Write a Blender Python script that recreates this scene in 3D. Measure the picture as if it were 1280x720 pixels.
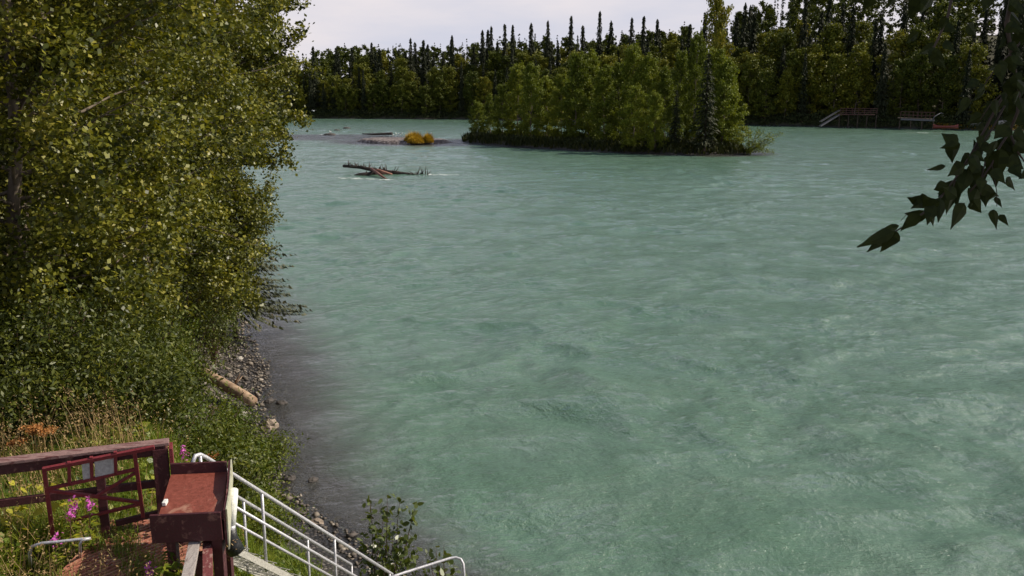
import bpy, math
import numpy as np
from mathutils import Vector, Matrix
R = math.radians
for o in list(bpy.data.objects): bpy.data.objects.remove(o)
S = bpy.context.scene
COL = S.collection

# ------------------------------------------------------------------ camera
F, PITCH, H = 1150.0, R(12.03), 9.5
cam = bpy.data.objects.new('camera', bpy.data.cameras.new('camera')); COL.objects.link(cam)
cam.location = (0, 0, H); cam.rotation_euler = (R(90) - PITCH, 0, 0)
cam.data.sensor_width = 36; cam.data.lens = 36 * F / 1280
cam.data.clip_start = 0.1; cam.data.clip_end = 6000
S.camera = cam
# ------------------------------------------------------------------ world, sun, exposure
SUN = Vector((0.84, 0.17, 0.72)).normalized()
SUN_EL = math.asin(SUN.z); SUN_AZ = math.atan2(SUN.x, SUN.y)
W = bpy.data.worlds.new('World'); S.world = W; W.use_nodes = True
nt = W.node_tree; N = nt.nodes; Lk = nt.links
for n in list(N): N.remove(n)
out = N.new('ShaderNodeOutputWorld'); bg = N.new('ShaderNodeBackground'); bg.inputs[1].default_value = 0.1
sky = N.new('ShaderNodeTexSky'); sky.sky_type = 'NISHITA'; sky.sun_disc = False
sky.sun_elevation = SUN_EL; sky.sun_rotation = SUN_AZ; sky.dust_density = 1.5; sky.air_density = 1.0
tc = N.new('ShaderNodeTexCoord'); mp = N.new('ShaderNodeMapping'); mp.inputs['Scale'].default_value = (1.6, 1.6, 7.0)
nz = N.new('ShaderNodeTexNoise'); nz.inputs['Scale'].default_value = 1.7; nz.inputs['Detail'].default_value = 7; nz.inputs['Roughness'].default_value = 0.55
cr = N.new('ShaderNodeValToRGB'); cr.color_ramp.elements[0].position = 0.36; cr.color_ramp.elements[1].position = 0.62
cr.color_ramp.elements[0].color = (5.9, 6.0, 6.9, 1); cr.color_ramp.elements[1].color = (7.7, 7.15, 7.3, 1)
sep = N.new('ShaderNodeSeparateXYZ'); mr = N.new('ShaderNodeMapRange')   # high overcast thins out towards the zenith
mr.inputs['From Min'].default_value = 0.16; mr.inputs['From Max'].default_value = 0.45
mr.inputs['To Min'].default_value = 1.0; mr.inputs['To Max'].default_value = 0.12
mx = N.new('ShaderNodeMix'); mx.data_type = 'RGBA'
Lk.new(tc.outputs['Generated'], mp.inputs[0]); Lk.new(mp.outputs[0], nz.inputs['Vector']); Lk.new(nz.outputs[0], cr.inputs[0])
Lk.new(tc.outputs['Generated'], sep.inputs[0]); Lk.new(sep.outputs[2], mr.inputs[0]); Lk.new(mr.outputs[0], mx.inputs[0])
Lk.new(sky.outputs[0], mx.inputs[6]); Lk.new(cr.outputs[0], mx.inputs[7]); Lk.new(mx.outputs[2], bg.inputs[0]); Lk.new(bg.outputs[0], out.inputs[0])
sl = bpy.data.lights.new('sun', 'SUN'); sl.energy = 5.0; sl.angle = R(0.5); sl.color = (1.0, 0.91, 0.76)
so = bpy.data.objects.new('sun', sl); COL.objects.link(so); so.rotation_euler = (-SUN).to_track_quat('-Z', 'Y').to_euler()
S.view_settings.view_transform = 'Standard'; S.view_settings.look = 'None'
S.view_settings.exposure = 0.14; S.view_settings.gamma = 1; S.view_settings.use_curve_mapping = False
S.render.engine = 'CYCLES'
S.cycles.transparent_max_bounces = 16

# ------------------------------------------------------------------ helpers
def ray(px, py):
    a = (px - 640) / F; b = (360 - py) / F
    return Vector((a, math.cos(PITCH) + b * math.sin(PITCH), -math.sin(PITCH) + b * math.cos(PITCH)))
def P(px, py, z=0.0):
    d = ray(px, py); t = (z - H) / d.z
    return Vector((d.x * t, d.y * t, z))
def PY(px, py, y):
    d = ray(px, py); t = y / d.y
    return Vector((d.x * t, y, H + d.z * t))
def PP(px, py, p0, n):
    d = ray(px, py); o = Vector((0, 0, H)); t = (p0 - o).dot(n) / d.dot(n)
    return o + d * t

class MB:
    def __init__(s): s.v = []; s.f = []; s.n = 0
    def add(s, v, f):
        v = np.asarray(v, float).reshape(-1, 3); s.v.append(v)
        s.f.extend([tuple(i + s.n for i in q) for q in f]); s.n += len(v); return s
    def box(s, c, size, rot=None):
        a, b, d = [q / 2 for q in size]
        v = np.array([(x, y, z) for x in (-a, a) for y in (-b, b) for z in (-d, d)])
        if rot is not None: v = v @ np.array(rot.to_3x3()).T
        v = v + np.array(c)
        return s.add(v, [(0, 1, 3, 2), (4, 6, 7, 5), (0, 4, 5, 1), (2, 3, 7, 6), (0, 2, 6, 4), (1, 5, 7, 3)])
    def bar(s, a, b, w, h, up=(0, 0, 1)):
        a = Vector(a); b = Vector(b); d = (b - a); L = d.length; d.normalize()
        u = Vector(up); x = d.cross(u).normalized(); z = x.cross(d)
        m = Matrix((x, d, z)).transposed()
        return s.box((a + b) / 2, (w, L, h), m)
    def tube(s, pts, rad, k=8, cap=True):
        pts = np.asarray(pts, float); n = len(pts)
        rad = np.full(n, rad) if np.isscalar(rad) else np.asarray(rad, float)
        t = np.gradient(pts, axis=0); t /= np.linalg.norm(t, axis=1)[:, None] + 1e-9
        ref = np.array([0, 0, 1.0]) if abs(t[0][2]) < .9 else np.array([1.0, 0, 0])
        u = np.cross(t[0], ref); u /= np.linalg.norm(u)
        ang = np.arange(k) * 2 * np.pi / k; vs = []
        for i in range(n):
            u = u - t[i] * u.dot(t[i]); u /= np.linalg.norm(u) + 1e-9
            w = np.cross(t[i], u)
            vs.append(pts[i] + rad[i] * (np.cos(ang)[:, None] * u + np.sin(ang)[:, None] * w))
        f = [(i * k + j, i * k + (j + 1) % k, (i + 1) * k + (j + 1) % k, (i + 1) * k + j) for i in range(n - 1) for j in range(k)]
        if cap: f += [tuple(range(k))[::-1], tuple((n - 1) * k + j for j in range(k))]
        return s.add(np.concatenate(vs), f)
    def ball(s, c, r, rng=None, nx=8, ny=6, jit=0.0, rot=None):
        r = np.array(r if hasattr(r, '__len__') else (r, r, r), float); v = []
        for j in range(1, ny):
            th = np.pi * j / ny
            for i in range(nx):
                ph = 2 * np.pi * i / nx; v.append((np.sin(th) * np.cos(ph), np.sin(th) * np.sin(ph), np.cos(th)))
        v.append((0, 0, 1)); v.append((0, 0, -1)); v = np.array(v)
        if jit: v = v * (1 + rng.uniform(-jit, jit, (len(v), 1)))
        v = v * r
        if rot is not None: v = v @ np.array(rot.to_3x3()).T
        v = v + np.array(c); T = (ny - 1) * nx; f = []
        for j in range(ny - 2):
            for i in range(nx): f.append((j * nx + i, (j + 1) * nx + i, (j + 1) * nx + (i + 1) % nx, j * nx + (i + 1) % nx))
        for i in range(nx):
            f.append((T, i, (i + 1) % nx)); b = (ny - 2) * nx; f.append((T + 1, b + (i + 1) % nx, b + i))
        return s.add(v, f)
    def build(s, name, mat, parent=None, smooth=False, bevel=0):
        me = bpy.data.meshes.new(name); me.from_pydata(np.concatenate(s.v).tolist(), [], s.f); me.update()
        if smooth: me.polygons.foreach_set('use_smooth', np.ones(len(me.polygons), bool))
        me.materials.append(mat)
        o = bpy.data.objects.new(name, me); COL.objects.link(o)
        if parent: o.parent = parent
        if bevel:
            b = o.modifiers.new('bevel', 'BEVEL'); b.width = bevel; b.segments = 2; b.limit_method = 'ANGLE'
        return o

def np_mesh(name, V, k, mat, parent=None, smooth=False):
    """V: (n,k,3) separate k-gons"""
    V = np.ascontiguousarray(V, dtype=np.float32); n = V.shape[0]
    me = bpy.data.meshes.new(name)
    me.vertices.add(n * k); me.vertices.foreach_set('co', V.reshape(-1))
    me.loops.add(n * k); me.loops.foreach_set('vertex_index', np.arange(n * k, dtype=np.int32))
    me.polygons.add(n); me.polygons.foreach_set('loop_start', np.arange(n, dtype=np.int32) * k)
    if smooth: me.polygons.foreach_set('use_smooth', np.ones(n, bool))
    me.update(calc_edges=True); me.materials.append(mat)
    o = bpy.data.objects.new(name, me); COL.objects.link(o)
    if parent: o.parent = parent
    return o

def tag(o, label=None, cat=None, group=None, kind=None):
    if label: o['label'] = label
    if cat: o['category'] = cat
    if group: o['group'] = group
    if kind: o['kind'] = kind
    return o
def thing(name, label, cat, loc=(0, 0, 0), group=None, rz=0):
    o = bpy.data.objects.new(name, None); COL.objects.link(o); o.location = loc; o.rotation_euler[2] = rz
    o.empty_display_size = 0.2
    return tag(o, label, cat, group)
def rel(pts, loc): return [tuple(Vector(p) - Vector(loc)) for p in pts]
def copy_thing(src, loc, rz, sc, label, group):
    r = src.copy(); COL.objects.link(r); r.location = loc; r.rotation_euler = (0, 0, rz)
    r.scale = sc if hasattr(sc, '__len__') else (sc, sc, sc); r['label'] = label; r['group'] = group
    for ch in src.children:
        c = ch.copy(); COL.objects.link(c); c.parent = r
        for g in ch.children:
            d = g.copy(); COL.objects.link(d); d.parent = c
    return r

# ------------------------------------------------------------------ material helpers
class NT:
    def __init__(s, name):
        s.m = bpy.data.materials.new(name); s.m.use_nodes = True; s.t = s.m.node_tree
        for n in list(s.t.nodes): s.t.nodes.remove(n)
        s.out = s.t.nodes.new('ShaderNodeOutputMaterial')
    def n(s, ty, ins=None, **kw):
        x = s.t.nodes.new(ty)
        for k, v in kw.items(): setattr(x, k, v)
        for k, v in (ins or {}).items():
            if isinstance(v, bpy.types.NodeSocket): s.t.links.new(v, x.inputs[k])
            else: x.inputs[k].default_value = v
        return x
    def pos(s): return s.n('ShaderNodeNewGeometry').outputs['Position']
    def obj(s): return s.n('ShaderNodeTexCoord').outputs['Object']
    def noise(s, vec, scale, detail=4, rough=.5, dist=0., sc3=None):
        if sc3 is not None: vec = s.n('ShaderNodeMapping', {0: vec, 'Scale': sc3}).outputs[0]
        return s.n('ShaderNodeTexNoise', {'Vector': vec, 'Scale': scale, 'Detail': detail, 'Roughness': rough, 'Distortion': dist}).outputs[0]
    def ramp(s, fac, stops, interp='LINEAR'):
        r = s.n('ShaderNodeValToRGB', {0: fac}); r.color_ramp.interpolation = interp
        e = r.color_ramp.elements
        while len(e) < len(stops): e.new(.5)
        for q, (p, c) in zip(e, stops):
            q.position = p; q.color = (*c, 1) if len(c) == 3 else c
        return r.outputs[0]
    def math(s, op, a, b=0., clamp=False):
        x = s.n('ShaderNodeMath', {0: a, 1: b}, operation=op); x.use_clamp = clamp; return x.outputs[0]
    def mix(s, f, a, b, mode='MIX'):
        x = s.n('ShaderNodeMix', {0: f, 6: a, 7: b}, data_type='RGBA', blend_type=mode); return x.outputs[2]
    def mapr(s, v, a, b, c=0., d=1.):
        return s.n('ShaderNodeMapRange', {0: v, 1: a, 2: b, 3: c, 4: d}).outputs[0]
    def bump(s, h, dist, strength=1., normal=None):
        ins = {'Height': h, 'Distance': dist, 'Strength': strength}
        if normal is not None: ins['Normal'] = normal
        return s.n('ShaderNodeBump', ins).outputs[0]
    def finish(s, sh): s.t.links.new(sh, s.out.inputs[0]); return s.m
C4 = lambda c: (*c, 1)

def leaf_mat(name, stops, trans=0.35, rough=0.45, spec=0.4, obj_var=0.0):
    t = NT(name); g = t.n('ShaderNodeNewGeometry'); rnd = g.outputs['Random Per Island']
    big = t.noise(t.pos(), .9, 3)  # broad noise puts light and shade of leaf clumps into the colour
    f = t.math('ADD', t.math('MULTIPLY', rnd, .62), t.math('MULTIPLY', t.mapr(big, .3, .7), .38))
    if obj_var:
        oi = t.n('ShaderNodeObjectInfo').outputs['Random']
        f = t.math('ADD', t.math('MULTIPLY', f, 1 - obj_var), t.math('MULTIPLY', oi, obj_var))
    c = t.ramp(f, stops)
    p = t.n('ShaderNodeBsdfPrincipled', {'Base Color': c, 'Roughness': rough, 'Specular IOR Level': spec})
    tl = t.n('ShaderNodeBsdfTranslucent', {0: t.mix(1.0, c, (1.25, 1.2, .45, 1), 'MULTIPLY')})
    ms = t.n('ShaderNodeMixShader', {0: trans, 1: p.outputs[0], 2: tl.outputs[0]})
    return t.finish(ms.outputs[0])
def bark_mat(name, a, b, sc=3.):
    t = NT(name); o = t.obj(); nz_ = t.noise(o, sc, 6, .6, sc3=(1, 1, .3))
    c = t.ramp(nz_, [(.35, a), (.65, b)])
    p = t.n('ShaderNodeBsdfPrincipled', {'Base Color': c, 'Roughness': .85, 'Normal': t.bump(nz_, .02)})
    return t.finish(p.outputs[0])

M = {}
M['leaf'] = leaf_mat('birch_leaf', [(.0, (.014, .022, .004)), (.40, (.070, .080, .009)), (.75, (.20, .195, .022)), (1., (.34, .28, .05))], .24, .42, .32)  # wide ramp: shaded gaps and lit leaves are put into the leaf colour
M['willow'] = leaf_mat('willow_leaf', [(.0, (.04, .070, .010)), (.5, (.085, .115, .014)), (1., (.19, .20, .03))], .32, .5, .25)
M['bush'] = leaf_mat('shade_painted_bush_leaf', [(.0, (.014, .022, .003)), (.5, (.055, .070, .008)), (.9, (.14, .145, .018)), (1., (.24, .21, .03))], .2, .45, .3)  # darker bush leaf; the shade on these bushes is painted into it
M['poplar'] = leaf_mat('poplar_leaf', [(.0, (.05, .07, .015)), (.6, (.10, .13, .03)), (.9, (.16, .17, .05)), (1., (.3, .3, .12))], .3, .35, .6)
M['hang'] = leaf_mat('cottonwood_leaf', [(.0, (.015, .022, .006)), (.8, (.035, .045, .010)), (1., (.08, .09, .015))], .10, .6, .12)
M['far_leaf'] = leaf_mat('far_broadleaf', [(.0, (.022, .034, .005)), (.40, (.065, .082, .009)), (.75, (.17, .17, .015)), (1., (.29, .21, .02))], .16, .6, .2, .45)
M['isl_leaf'] = leaf_mat('island_broadleaf', [(.0, (.055, .070, .007)), (.5, (.118, .150, .014)), (.85, (.21, .22, .022)), (1., (.30, .23, .03))], .25, .6, .2, .3)
M['needle'] = leaf_mat('spruce_needle', [(.0, (.012, .017, .007)), (.6, (.022, .028, .010)), (1., (.045, .040, .018))], .05, .7, .2, .3)
M['needle_near'] = leaf_mat('near_spruce_needle', [(.0, (.020, .030, .009)), (.7, (.05, .055, .017)), (1., (.12, .085, .035))], .08, .6, .3)
M['under'] = leaf_mat('undergrowth_leaf', [(.0, (.018, .028, .008)), (.6, (.035, .048, .012)), (1., (.07, .07, .02))], .1, .7, .2)
M['grass'] = leaf_mat('grass_blade', [(.0, (.055, .095, .012)), (.45, (.14, .20, .024)), (.85, (.25, .27, .035)), (1., (.36, .27, .09))], .35, .5, .3)
M['straw'] = leaf_mat('grass_stalk', [(.0, (.22, .13, .06)), (1., (.42, .30, .14))], .2, .6, .2)
M['herb'] = leaf_mat('herb_leaf', [(.0, (.045, .085, .015)), (.5, (.13, .18, .022)), (.85, (.27, .28, .03)), (1., (.48, .42, .03))], .35, .45)
M['isl_grass'] = leaf_mat('bank_grass', [(.0, (.014, .022, .005)), (.7, (.034, .04, .008)), (1., (.07, .06, .015))], .2, .7, .2)  # grass darkened so the shade under the island canopy sits in its colour
M['gold'] = leaf_mat('golden_grass', [(.0, (.20, .12, .015)), (.6, (.36, .23, .025)), (1., (.46, .33, .07))], .35, .7, .2)
M['yellow'] = leaf_mat('yellow_leaf', [(.0, (.22, .24, .02)), (1., (.50, .44, .04))], .35, .5)
M['umbel'] = leaf_mat('dry_umbel', [(.0, (.25, .09, .02)), (1., (.48, .22, .06))], .2, .7)
M['pink'] = leaf_mat('fireweed_petal', [(.0, (.45, .06, .38)), (1., (.65, .16, .55))], .3, .6)
M['bark'] = bark_mat('grey_brown_bark', (.07, .05, .035), (.19, .15, .11))
M['dark_bark'] = bark_mat('dark_bark', (.03, .02, .015), (.08, .055, .04))
M['birch_bark'] = bark_mat('pale_bark', (.16, .13, .10), (.42, .38, .33), 2.)
M['drift'] = bark_mat('driftwood', (.17, .10, .06), (.42, .30, .20), 5)
M['snag'] = bark_mat('wet_snag_wood', (.012, .009, .008), (.05, .032, .024), 1.)
M['snag_red'] = bark_mat('stripped_root_wood', (.13, .05, .035), (.30, .15, .11), 1.)
M['twig'] = bark_mat('twig', (.05, .025, .02), (.12, .06, .04), 20)

def rough_paint(name, base, wear, sc=6., rough=.55, thr=.58, metal=0., streak=(1, 1, 1)):
    t = NT(name); o = t.obj(); a = t.noise(o, sc, 8, .62, .3, sc3=streak); b = t.noise(o, sc * 5, 5, .6)
    c0 = t.mix(t.mapr(b, .3, .7), C4([q * .72 for q in base]), C4([min(1, q * 1.2) for q in base]))
    c = t.mix(t.mapr(a, thr, thr + .09), c0, C4(wear))
    p = t.n('ShaderNodeBsdfPrincipled', {'Base Color': c, 'Roughness': t.mapr(b, .2, .8, rough - .12, rough + .18), 'Metallic': metal, 'Normal': t.bump(t.math('ADD', a, b), .004)})
    return t.finish(p.outputs[0])
M['maroon'] = rough_paint('maroon_paint', (.050, .007, .010), (.16, .07, .055), 9, .6, .57)
M['gate'] = rough_paint('oxide_red_frame', (.17, .022, .028), (.22, .09, .06), 9, .5, .62)
M['tray'] = rough_paint('worn_red_tray_floor', (.20, .050, .032), (.32, .16, .11), 5, .5, .56, streak=(1, .35, 1))
M['old_wood'] = rough_paint('weathered_grey_wood', (.33, .29, .27), (.16, .12, .11), 9, .85, .55, streak=(5, .5, 5))
M['rail_top'] = rough_paint('weathered_rail_top', (.22, .13, .12), (.10, .03, .03), 6, .8, .52, streak=(.6, 4, 4))
M['flaky'] = rough_paint('flaking_red_board', (.14, .03, .03), (.33, .20, .17), 22, .8, .55, streak=(1, .5, 1))
M['alu'] = rough_paint('galvanised_pipe', (.52, .51, .54), (.36, .35, .36), 9, .42, .6, .35)
M['tread'] = rough_paint('aluminium_grating', (.45, .43, .38), (.3, .28, .24), 9, .6, .6, .2)
M['rust'] = rough_paint('rusty_red_grating', (.36, .13, .085), (.45, .24, .15), 8, .75, .52)
M['white'] = rough_paint('white_plastic', (.74, .74, .70), (.55, .52, .42), 5, .4, .62)
M['board'] = rough_paint('stained_pale_sheet', (.42, .41, .30), (.26, .22, .12), 4, .6, .55)
M['plate'] = rough_paint('faded_grey_plate', (.42, .42, .42), (.30, .14, .12), 6, .6, .58)
M['black'] = rough_paint('black_rubber', (.012, .012, .013), (.03, .03, .03), 8, .38, .6)
M['gull_white'] = rough_paint('gull_feathers', (.8, .8, .78), (.7, .7, .7), 5, .7, .6)
M['gull_grey'] = rough_paint('gull_wing_feathers', (.32, .33, .35), (.3, .3, .3), 5, .7, .6)
M['beak'] = rough_paint('yellow_beak', (.6, .4, .05), (.6, .4, .05), 5, .5, .6)
M['redwood'] = rough_paint('shade_darkened_red_boards', (.06, .020, .015), (.08, .035, .03), 1, .7, .6)  # red dock boards, darkened to carry the shade of trees over the docks
M['farsteel'] = rough_paint('shade_darkened_grey_steel', (.09, .09, .105), (.06, .06, .07), 1, .5, .6)  # dock steel, its grey lowered for the same painted tree shade
M['canoe'] = rough_paint('red_hull', (.13, .015, .01), (.1, .02, .01), 1, .4, .6)

def rock_mat(name, a, b):
    t = NT(name); o = t.obj(); n1 = t.noise(o, 4, 7, .65); n2 = t.noise(o, 25, 4)
    c = t.mix(t.mapr(n1, .35, .65), C4(a), C4(b)); c = t.mix(t.mapr(n2, .55, .75, 0, .5), c, (.05, .05, .045, 1))
    return t.finish(t.n('ShaderNodeBsdfPrincipled', {'Base Color': c, 'Roughness': .8, 'Normal': t.bump(n1, .05)}).outputs[0])
M['rock'] = rock_mat('grey_tan_rock', (.16, .12, .09), (.33, .26, .20))
M['rock_dark'] = rock_mat('wet_dark_rock', (.035, .03, .028), (.09, .075, .065))
M['rock_pale'] = rock_mat('pale_rock', (.34, .31, .27), (.52, .48, .42))
t = NT('pebbles'); g = t.n('ShaderNodeNewGeometry')
M['pebble'] = t.finish(t.n('ShaderNodeBsdfPrincipled', {'Base Color': t.ramp(g.outputs['Random Per Island'], [(0, (.05, .04, .038)), (.5, (.11, .09, .07)), (.9, (.20, .165, .13)), (1, (.34, .30, .25))]), 'Roughness': .75}).outputs[0])

# ------------------------------------------------------------------ terrain functions
NEAR = np.array([(60, -80), (10, -5), (4.5, 5), (1.8, 9.5), (.2, 13.0), (-1.1, 15.4), (-2.42, 16.9), (-3.24, 18), (-4.14, 19.1), (-5, 20.15), (-5.9, 21.5), (-6.8, 23.6),
                 (-7.3, 25.5), (-7.75, 27), (-8.0, 28.4), (-8.3, 30), (-8.9, 31.5), (-9.6, 33.1), (-11.67, 38.3), (-16, 48), (-28, 80), (-60, 140), (-110, 220), (-200, 330), (-420, 600), (-1500, 1900)], float)
FAR = np.array([(-2500, 700), (-600, 420), (-200, 345), (-78.7, 343), (-22.8, 333), (0, 323.6), (40.8, 298), (73.9, 269.5), (99, 251.4), (126.7, 230.7), (200, 190), (400, 90), (900, -200), (2500, -900)], float)
def seg_dist(x, y, poly):
    d = np.full(np.shape(x), 1e9)
    for a, b in zip(poly[:-1], poly[1:]):
        ab = b - a; t_ = np.clip(((x - a[0]) * ab[0] + (y - a[1]) * ab[1]) / ab.dot(ab), 0, 1)
        d = np.minimum(d, np.hypot(x - a[0] - t_ * ab[0], y - a[1] - t_ * ab[1]))
    return d
def wob(x, y, s, seed=0):
    return (np.sin(x * s + seed) * np.cos(y * s * 1.3 + 2 * seed) + .5 * np.sin(x * s * 2.3 + y * s * 1.9 + seed) + .25 * np.cos(x * s * 5.1 - y * s * 4.3 + 3 * seed))
def ss(x, a, b):
    t_ = np.clip((x - a) / (b - a), 0, 1); return t_ * t_ * (3 - 2 * t_)
def s_near(x, y):
    x = np.asarray(x, float); y = np.asarray(y, float)
    xs = np.interp(y, NEAR[:, 1], NEAR[:, 0]); return seg_dist(x, y, NEAR) * np.where(x < xs, 1, -1)
def s_far(x, y):
    x = np.asarray(x, float); y = np.asarray(y, float)
    ys = np.interp(x, FAR[:, 0], FAR[:, 1]); return seg_dist(x, y, FAR) * np.where(y > ys, 1, -1)
def ground(x, y):
    sn = s_near(x, y) + .18 * wob(x, y, 2.1, 1); sf = s_far(x, y) + .9 * wob(x, y, .35, 4)
    vx = (x + 3.44) * .3939 + (y - 9.54) * .9191; vy = -(x + 3.44) * .9191 + (y - 9.54) * .3939
    cut = np.interp(vx, [-3.4, -2.2, 0, 3.96, 6], [9, 4.45, 4.0, .6, -.2]) + np.where(vy > .2, 1.6, .30) * np.maximum(0, np.abs(vy - .2) - 1.0)
    hn = np.where(sn < 0, np.interp(y, [17, 24], [.27, .17]) * sn, .13 * np.minimum(sn, 2) + 4.25 * ss(sn, 1.9, 5.4) + .012 * np.maximum(sn - 5, 0)) + np.where(sn > 2.4, .07 * wob(x, y, 1.3, 2), .012 * wob(x, y, 6, 2))
    hn = np.where((sn > 0) & (vx > -2.6), np.minimum(hn, np.maximum(cut, .13 * np.minimum(sn, 2))), hn)
    hm = np.interp(x, [-300, -80, 0, 45, 100, 200], [3, 4, 9, 17, 27, 27])
    hf = np.where(sf < 0, .25 * sf, 1.2 * ss(sf, 0, 4) + hm * ss(sf, 6, 95)) + np.where(sf > 3, .3 * wob(x, y, .12, 3), 0)
    return np.maximum(np.maximum(hn, hf), -2.2)
G = lambda x, y: float(ground(np.array([x]), np.array([y]))[0])
BAR_C = np.array([-21.0, 180.0])
def island_r(x, y):      # <1 inside the wooded island
    c = np.array([14.0, 167.0]); ax = np.array([48.0, -49.0]); L_ = np.hypot(*ax) / 2 - 3.5; ax = ax / np.hypot(*ax)
    u = ((x - c[0]) * ax[0] + (y - c[1]) * ax[1]) / (L_ + 1); v = (-(x - c[0]) * ax[1] + (y - c[1]) * ax[0]) / 11.5
    return np.sqrt(np.abs(u) ** 2.6 + v ** 2) + .035 * wob(x, y, .5, 2)
def bar_r(x, y): return np.hypot((x - BAR_C[0] - .0) / 9.2, (y - BAR_C[1] + .25 * (x - BAR_C[0])) / 7.5) + .05 * wob(x, y, .5, 5)

def axis(lo, a, b, hi, fine, mid, midlo, midhi):
    p = [np.arange(a, b, fine), np.arange(midlo, a, mid), np.arange(b, midhi, mid)]
    v = lo; q = midlo; st = mid
    while q > lo: st *= 1.3; q -= st; p.append(np.array([q]))
    q = midhi; st = mid
    while q < hi: st *= 1.3; q += st; p.append(np.array([q]))
    return np.unique(np.concatenate(p))
XS = axis(-2500, -17, 7, 2500, .22, 3.0, -300, 330); YS = axis(-400, 5, 42, 3000, .22, 3.0, -20, 420)
def sheet(name, mat, zf, attr=None, XS=XS, YS=YS):
    X, Y = np.meshgrid(XS, YS); Z = zf(X, Y); nx, ny = len(XS), len(YS)
    V = np.stack([X, Y, Z], -1).reshape(-1, 3).astype(np.float32)
    i, j = np.meshgrid(np.arange(nx - 1), np.arange(ny - 1)); a = (j * nx + i).ravel()
    Fc = np.stack([a, a + 1, a + nx + 1, a + nx], -1).astype(np.int32)
    me = bpy.data.meshes.new(name); me.vertices.add(len(V)); me.vertices.foreach_set('co', V.ravel())
    me.loops.add(Fc.size); me.loops.foreach_set('vertex_index', Fc.ravel())
    me.polygons.add(len(Fc)); me.polygons.foreach_set('loop_start', np.arange(len(Fc), dtype=np.int32) * 4)
    me.polygons.foreach_set('use_smooth', np.ones(len(Fc), bool)); me.update(calc_edges=True); me.materials.append(mat)
    if attr is not None:
        at = me.attributes.new('depth', 'FLOAT', 'POINT'); at.data.foreach_set('value', attr(X, Y).ravel().astype(np.float32))
    o = bpy.data.objects.new(name, me); COL.objects.link(o); o['kind'] = 'structure'; return o

# ground material: soil/moss above, gravel by the water, riverbed below
t = NT('river_bank_ground'); p_ = t.pos(); z_ = t.n('ShaderNodeSeparateXYZ', {0: p_}).outputs[2]
vor = t.n('ShaderNodeTexVoronoi', {'Vector': p_, 'Scale': 11.}); vor2 = t.n('ShaderNodeTexVoronoi', {'Vector': p_, 'Scale': 3.4})
grav = t.ramp(t.n('ShaderNodeSeparateColor', {0: vor.outputs['Color']}).outputs[0], [(0, (.035, .030, .028)), (.5, (.085, .07, .062)), (1, (.20, .17, .15))])
grav = t.mix(t.mapr(vor.outputs[0], .25, .5), grav, (.02, .017, .015, 1))
soil = t.ramp(t.noise(p_, 1.3, 8, .65), [(.3, (.022, .020, .010)), (.55, (.055, .050, .018)), (.75, (.07, .085, .02))])
f = t.mapr(t.math('ADD', z_, t.math('MULTIPLY', t.noise(p_, 1.5, 4), .55)), .42, .80)
wet = t.mapr(z_, .03, .16, .42, 1.)
gw = t.n('ShaderNodeMix', {0: 1., 6: grav, 7: t.n('ShaderNodeCombineColor', {0: wet, 1: wet, 2: wet}).outputs[0]}, data_type='RGBA', blend_type='MULTIPLY').outputs[2]
c = t.mix(f, gw, soil)
hgt = t.math('ADD', t.math('MULTIPLY', vor.outputs[0], -.5), t.math('MULTIPLY', vor2.outputs[0], -.6))
M['ground'] = t.finish(t.n('ShaderNodeBsdfPrincipled', {'Base Color': c, 'Roughness': t.mapr(z_, .0, .2, .35, .9), 'Normal': t.bump(hgt, .06)}).outputs[0])
sheet('ground', M['ground'], ground)

# ------------------------------------------------------------------ water
def depth(X, Y):
    d = -ground(X, Y)
    isl = (island_r(X, Y) - 1) * 12 * .22; br = (bar_r(X, Y) - 1) * 8 * .075
    trail = np.hypot((X + 43) / 26, (Y - 200) / 16) * 1.2 - .55       # shoal upstream of the gravel bar
    return np.minimum(np.minimum(d, np.maximum(isl, 0)), np.minimum(np.maximum(br, 0), np.maximum(trail, .22)))
t = NT('glacial_river_water'); p_ = t.pos()
dp = t.n('ShaderNodeAttribute', attribute_name='depth').outputs['Fac']
warp = t.n('ShaderNodeTexNoise', {'Vector': p_, 'Scale': .10, 'Detail': 1.}); 
wv = t.n('ShaderNodeVectorMath', {0: warp.outputs['Color'], 1: (.5, .5, .5)}, operation='SUBTRACT')
wv = t.n('ShaderNodeVectorMath', {0: wv.outputs[0], 'Scale': 3.}, operation='SCALE')
pw = t.n('ShaderNodeVectorMath', {0: p_, 1: wv.outputs[0]}, operation='ADD').outputs[0]
n_big = t.noise(pw, .22, 5, .55, .2, sc3=(.85, 1, 1))
n_mid = t.noise(pw, 1.0, 6, .68, .15, sc3=(.95, 1, 1))
n_rip = t.noise(pw, 3.8, 6, .72, .1, sc3=(.9, 1, 1))
n_fin = t.noise(p_, 14., 3, .6, .2, sc3=(.6, 1, 1))
n_patch = t.noise(pw, .06, 5, .6, .2, sc3=(.6, 1, 1))
n_gust = t.noise(pw, .40, 5, .62, .2, sc3=(.7, 1, 1))
amp = t.math('MULTIPLY', t.mapr(n_patch, .35, .65, .8, 1.1), t.mapr(n_gust, .36, .62, .8, 1.1))
h = t.math('ADD', t.math('MULTIPLY', n_big, 1.1), t.math('MULTIPLY', n_mid, t.math('MULTIPLY', amp, .42)))
h = t.math('ADD', h, t.math('MULTIPLY', n_rip, t.math('MULTIPLY', amp, .20)))
h = t.math('ADD', h, t.math('MULTIPLY', n_fin, .045))
nrm = t.bump(h, .40)
teal = t.ramp(t.math('ADD', t.math('MULTIPLY', n_gust, .5), t.math('MULTIPLY', n_patch, .5)), [(.34, (.072, .140, .090)), (.66, (.096, .172, .120))])  # tone patches: turbid plumes, with sky and forest reflection contrast painted in
shoal = t.ramp(dp, [(0., (.080, .072, .062)), (.35, (.078, .084, .074)), (1.0, (.08, .135, .10))])
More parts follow.
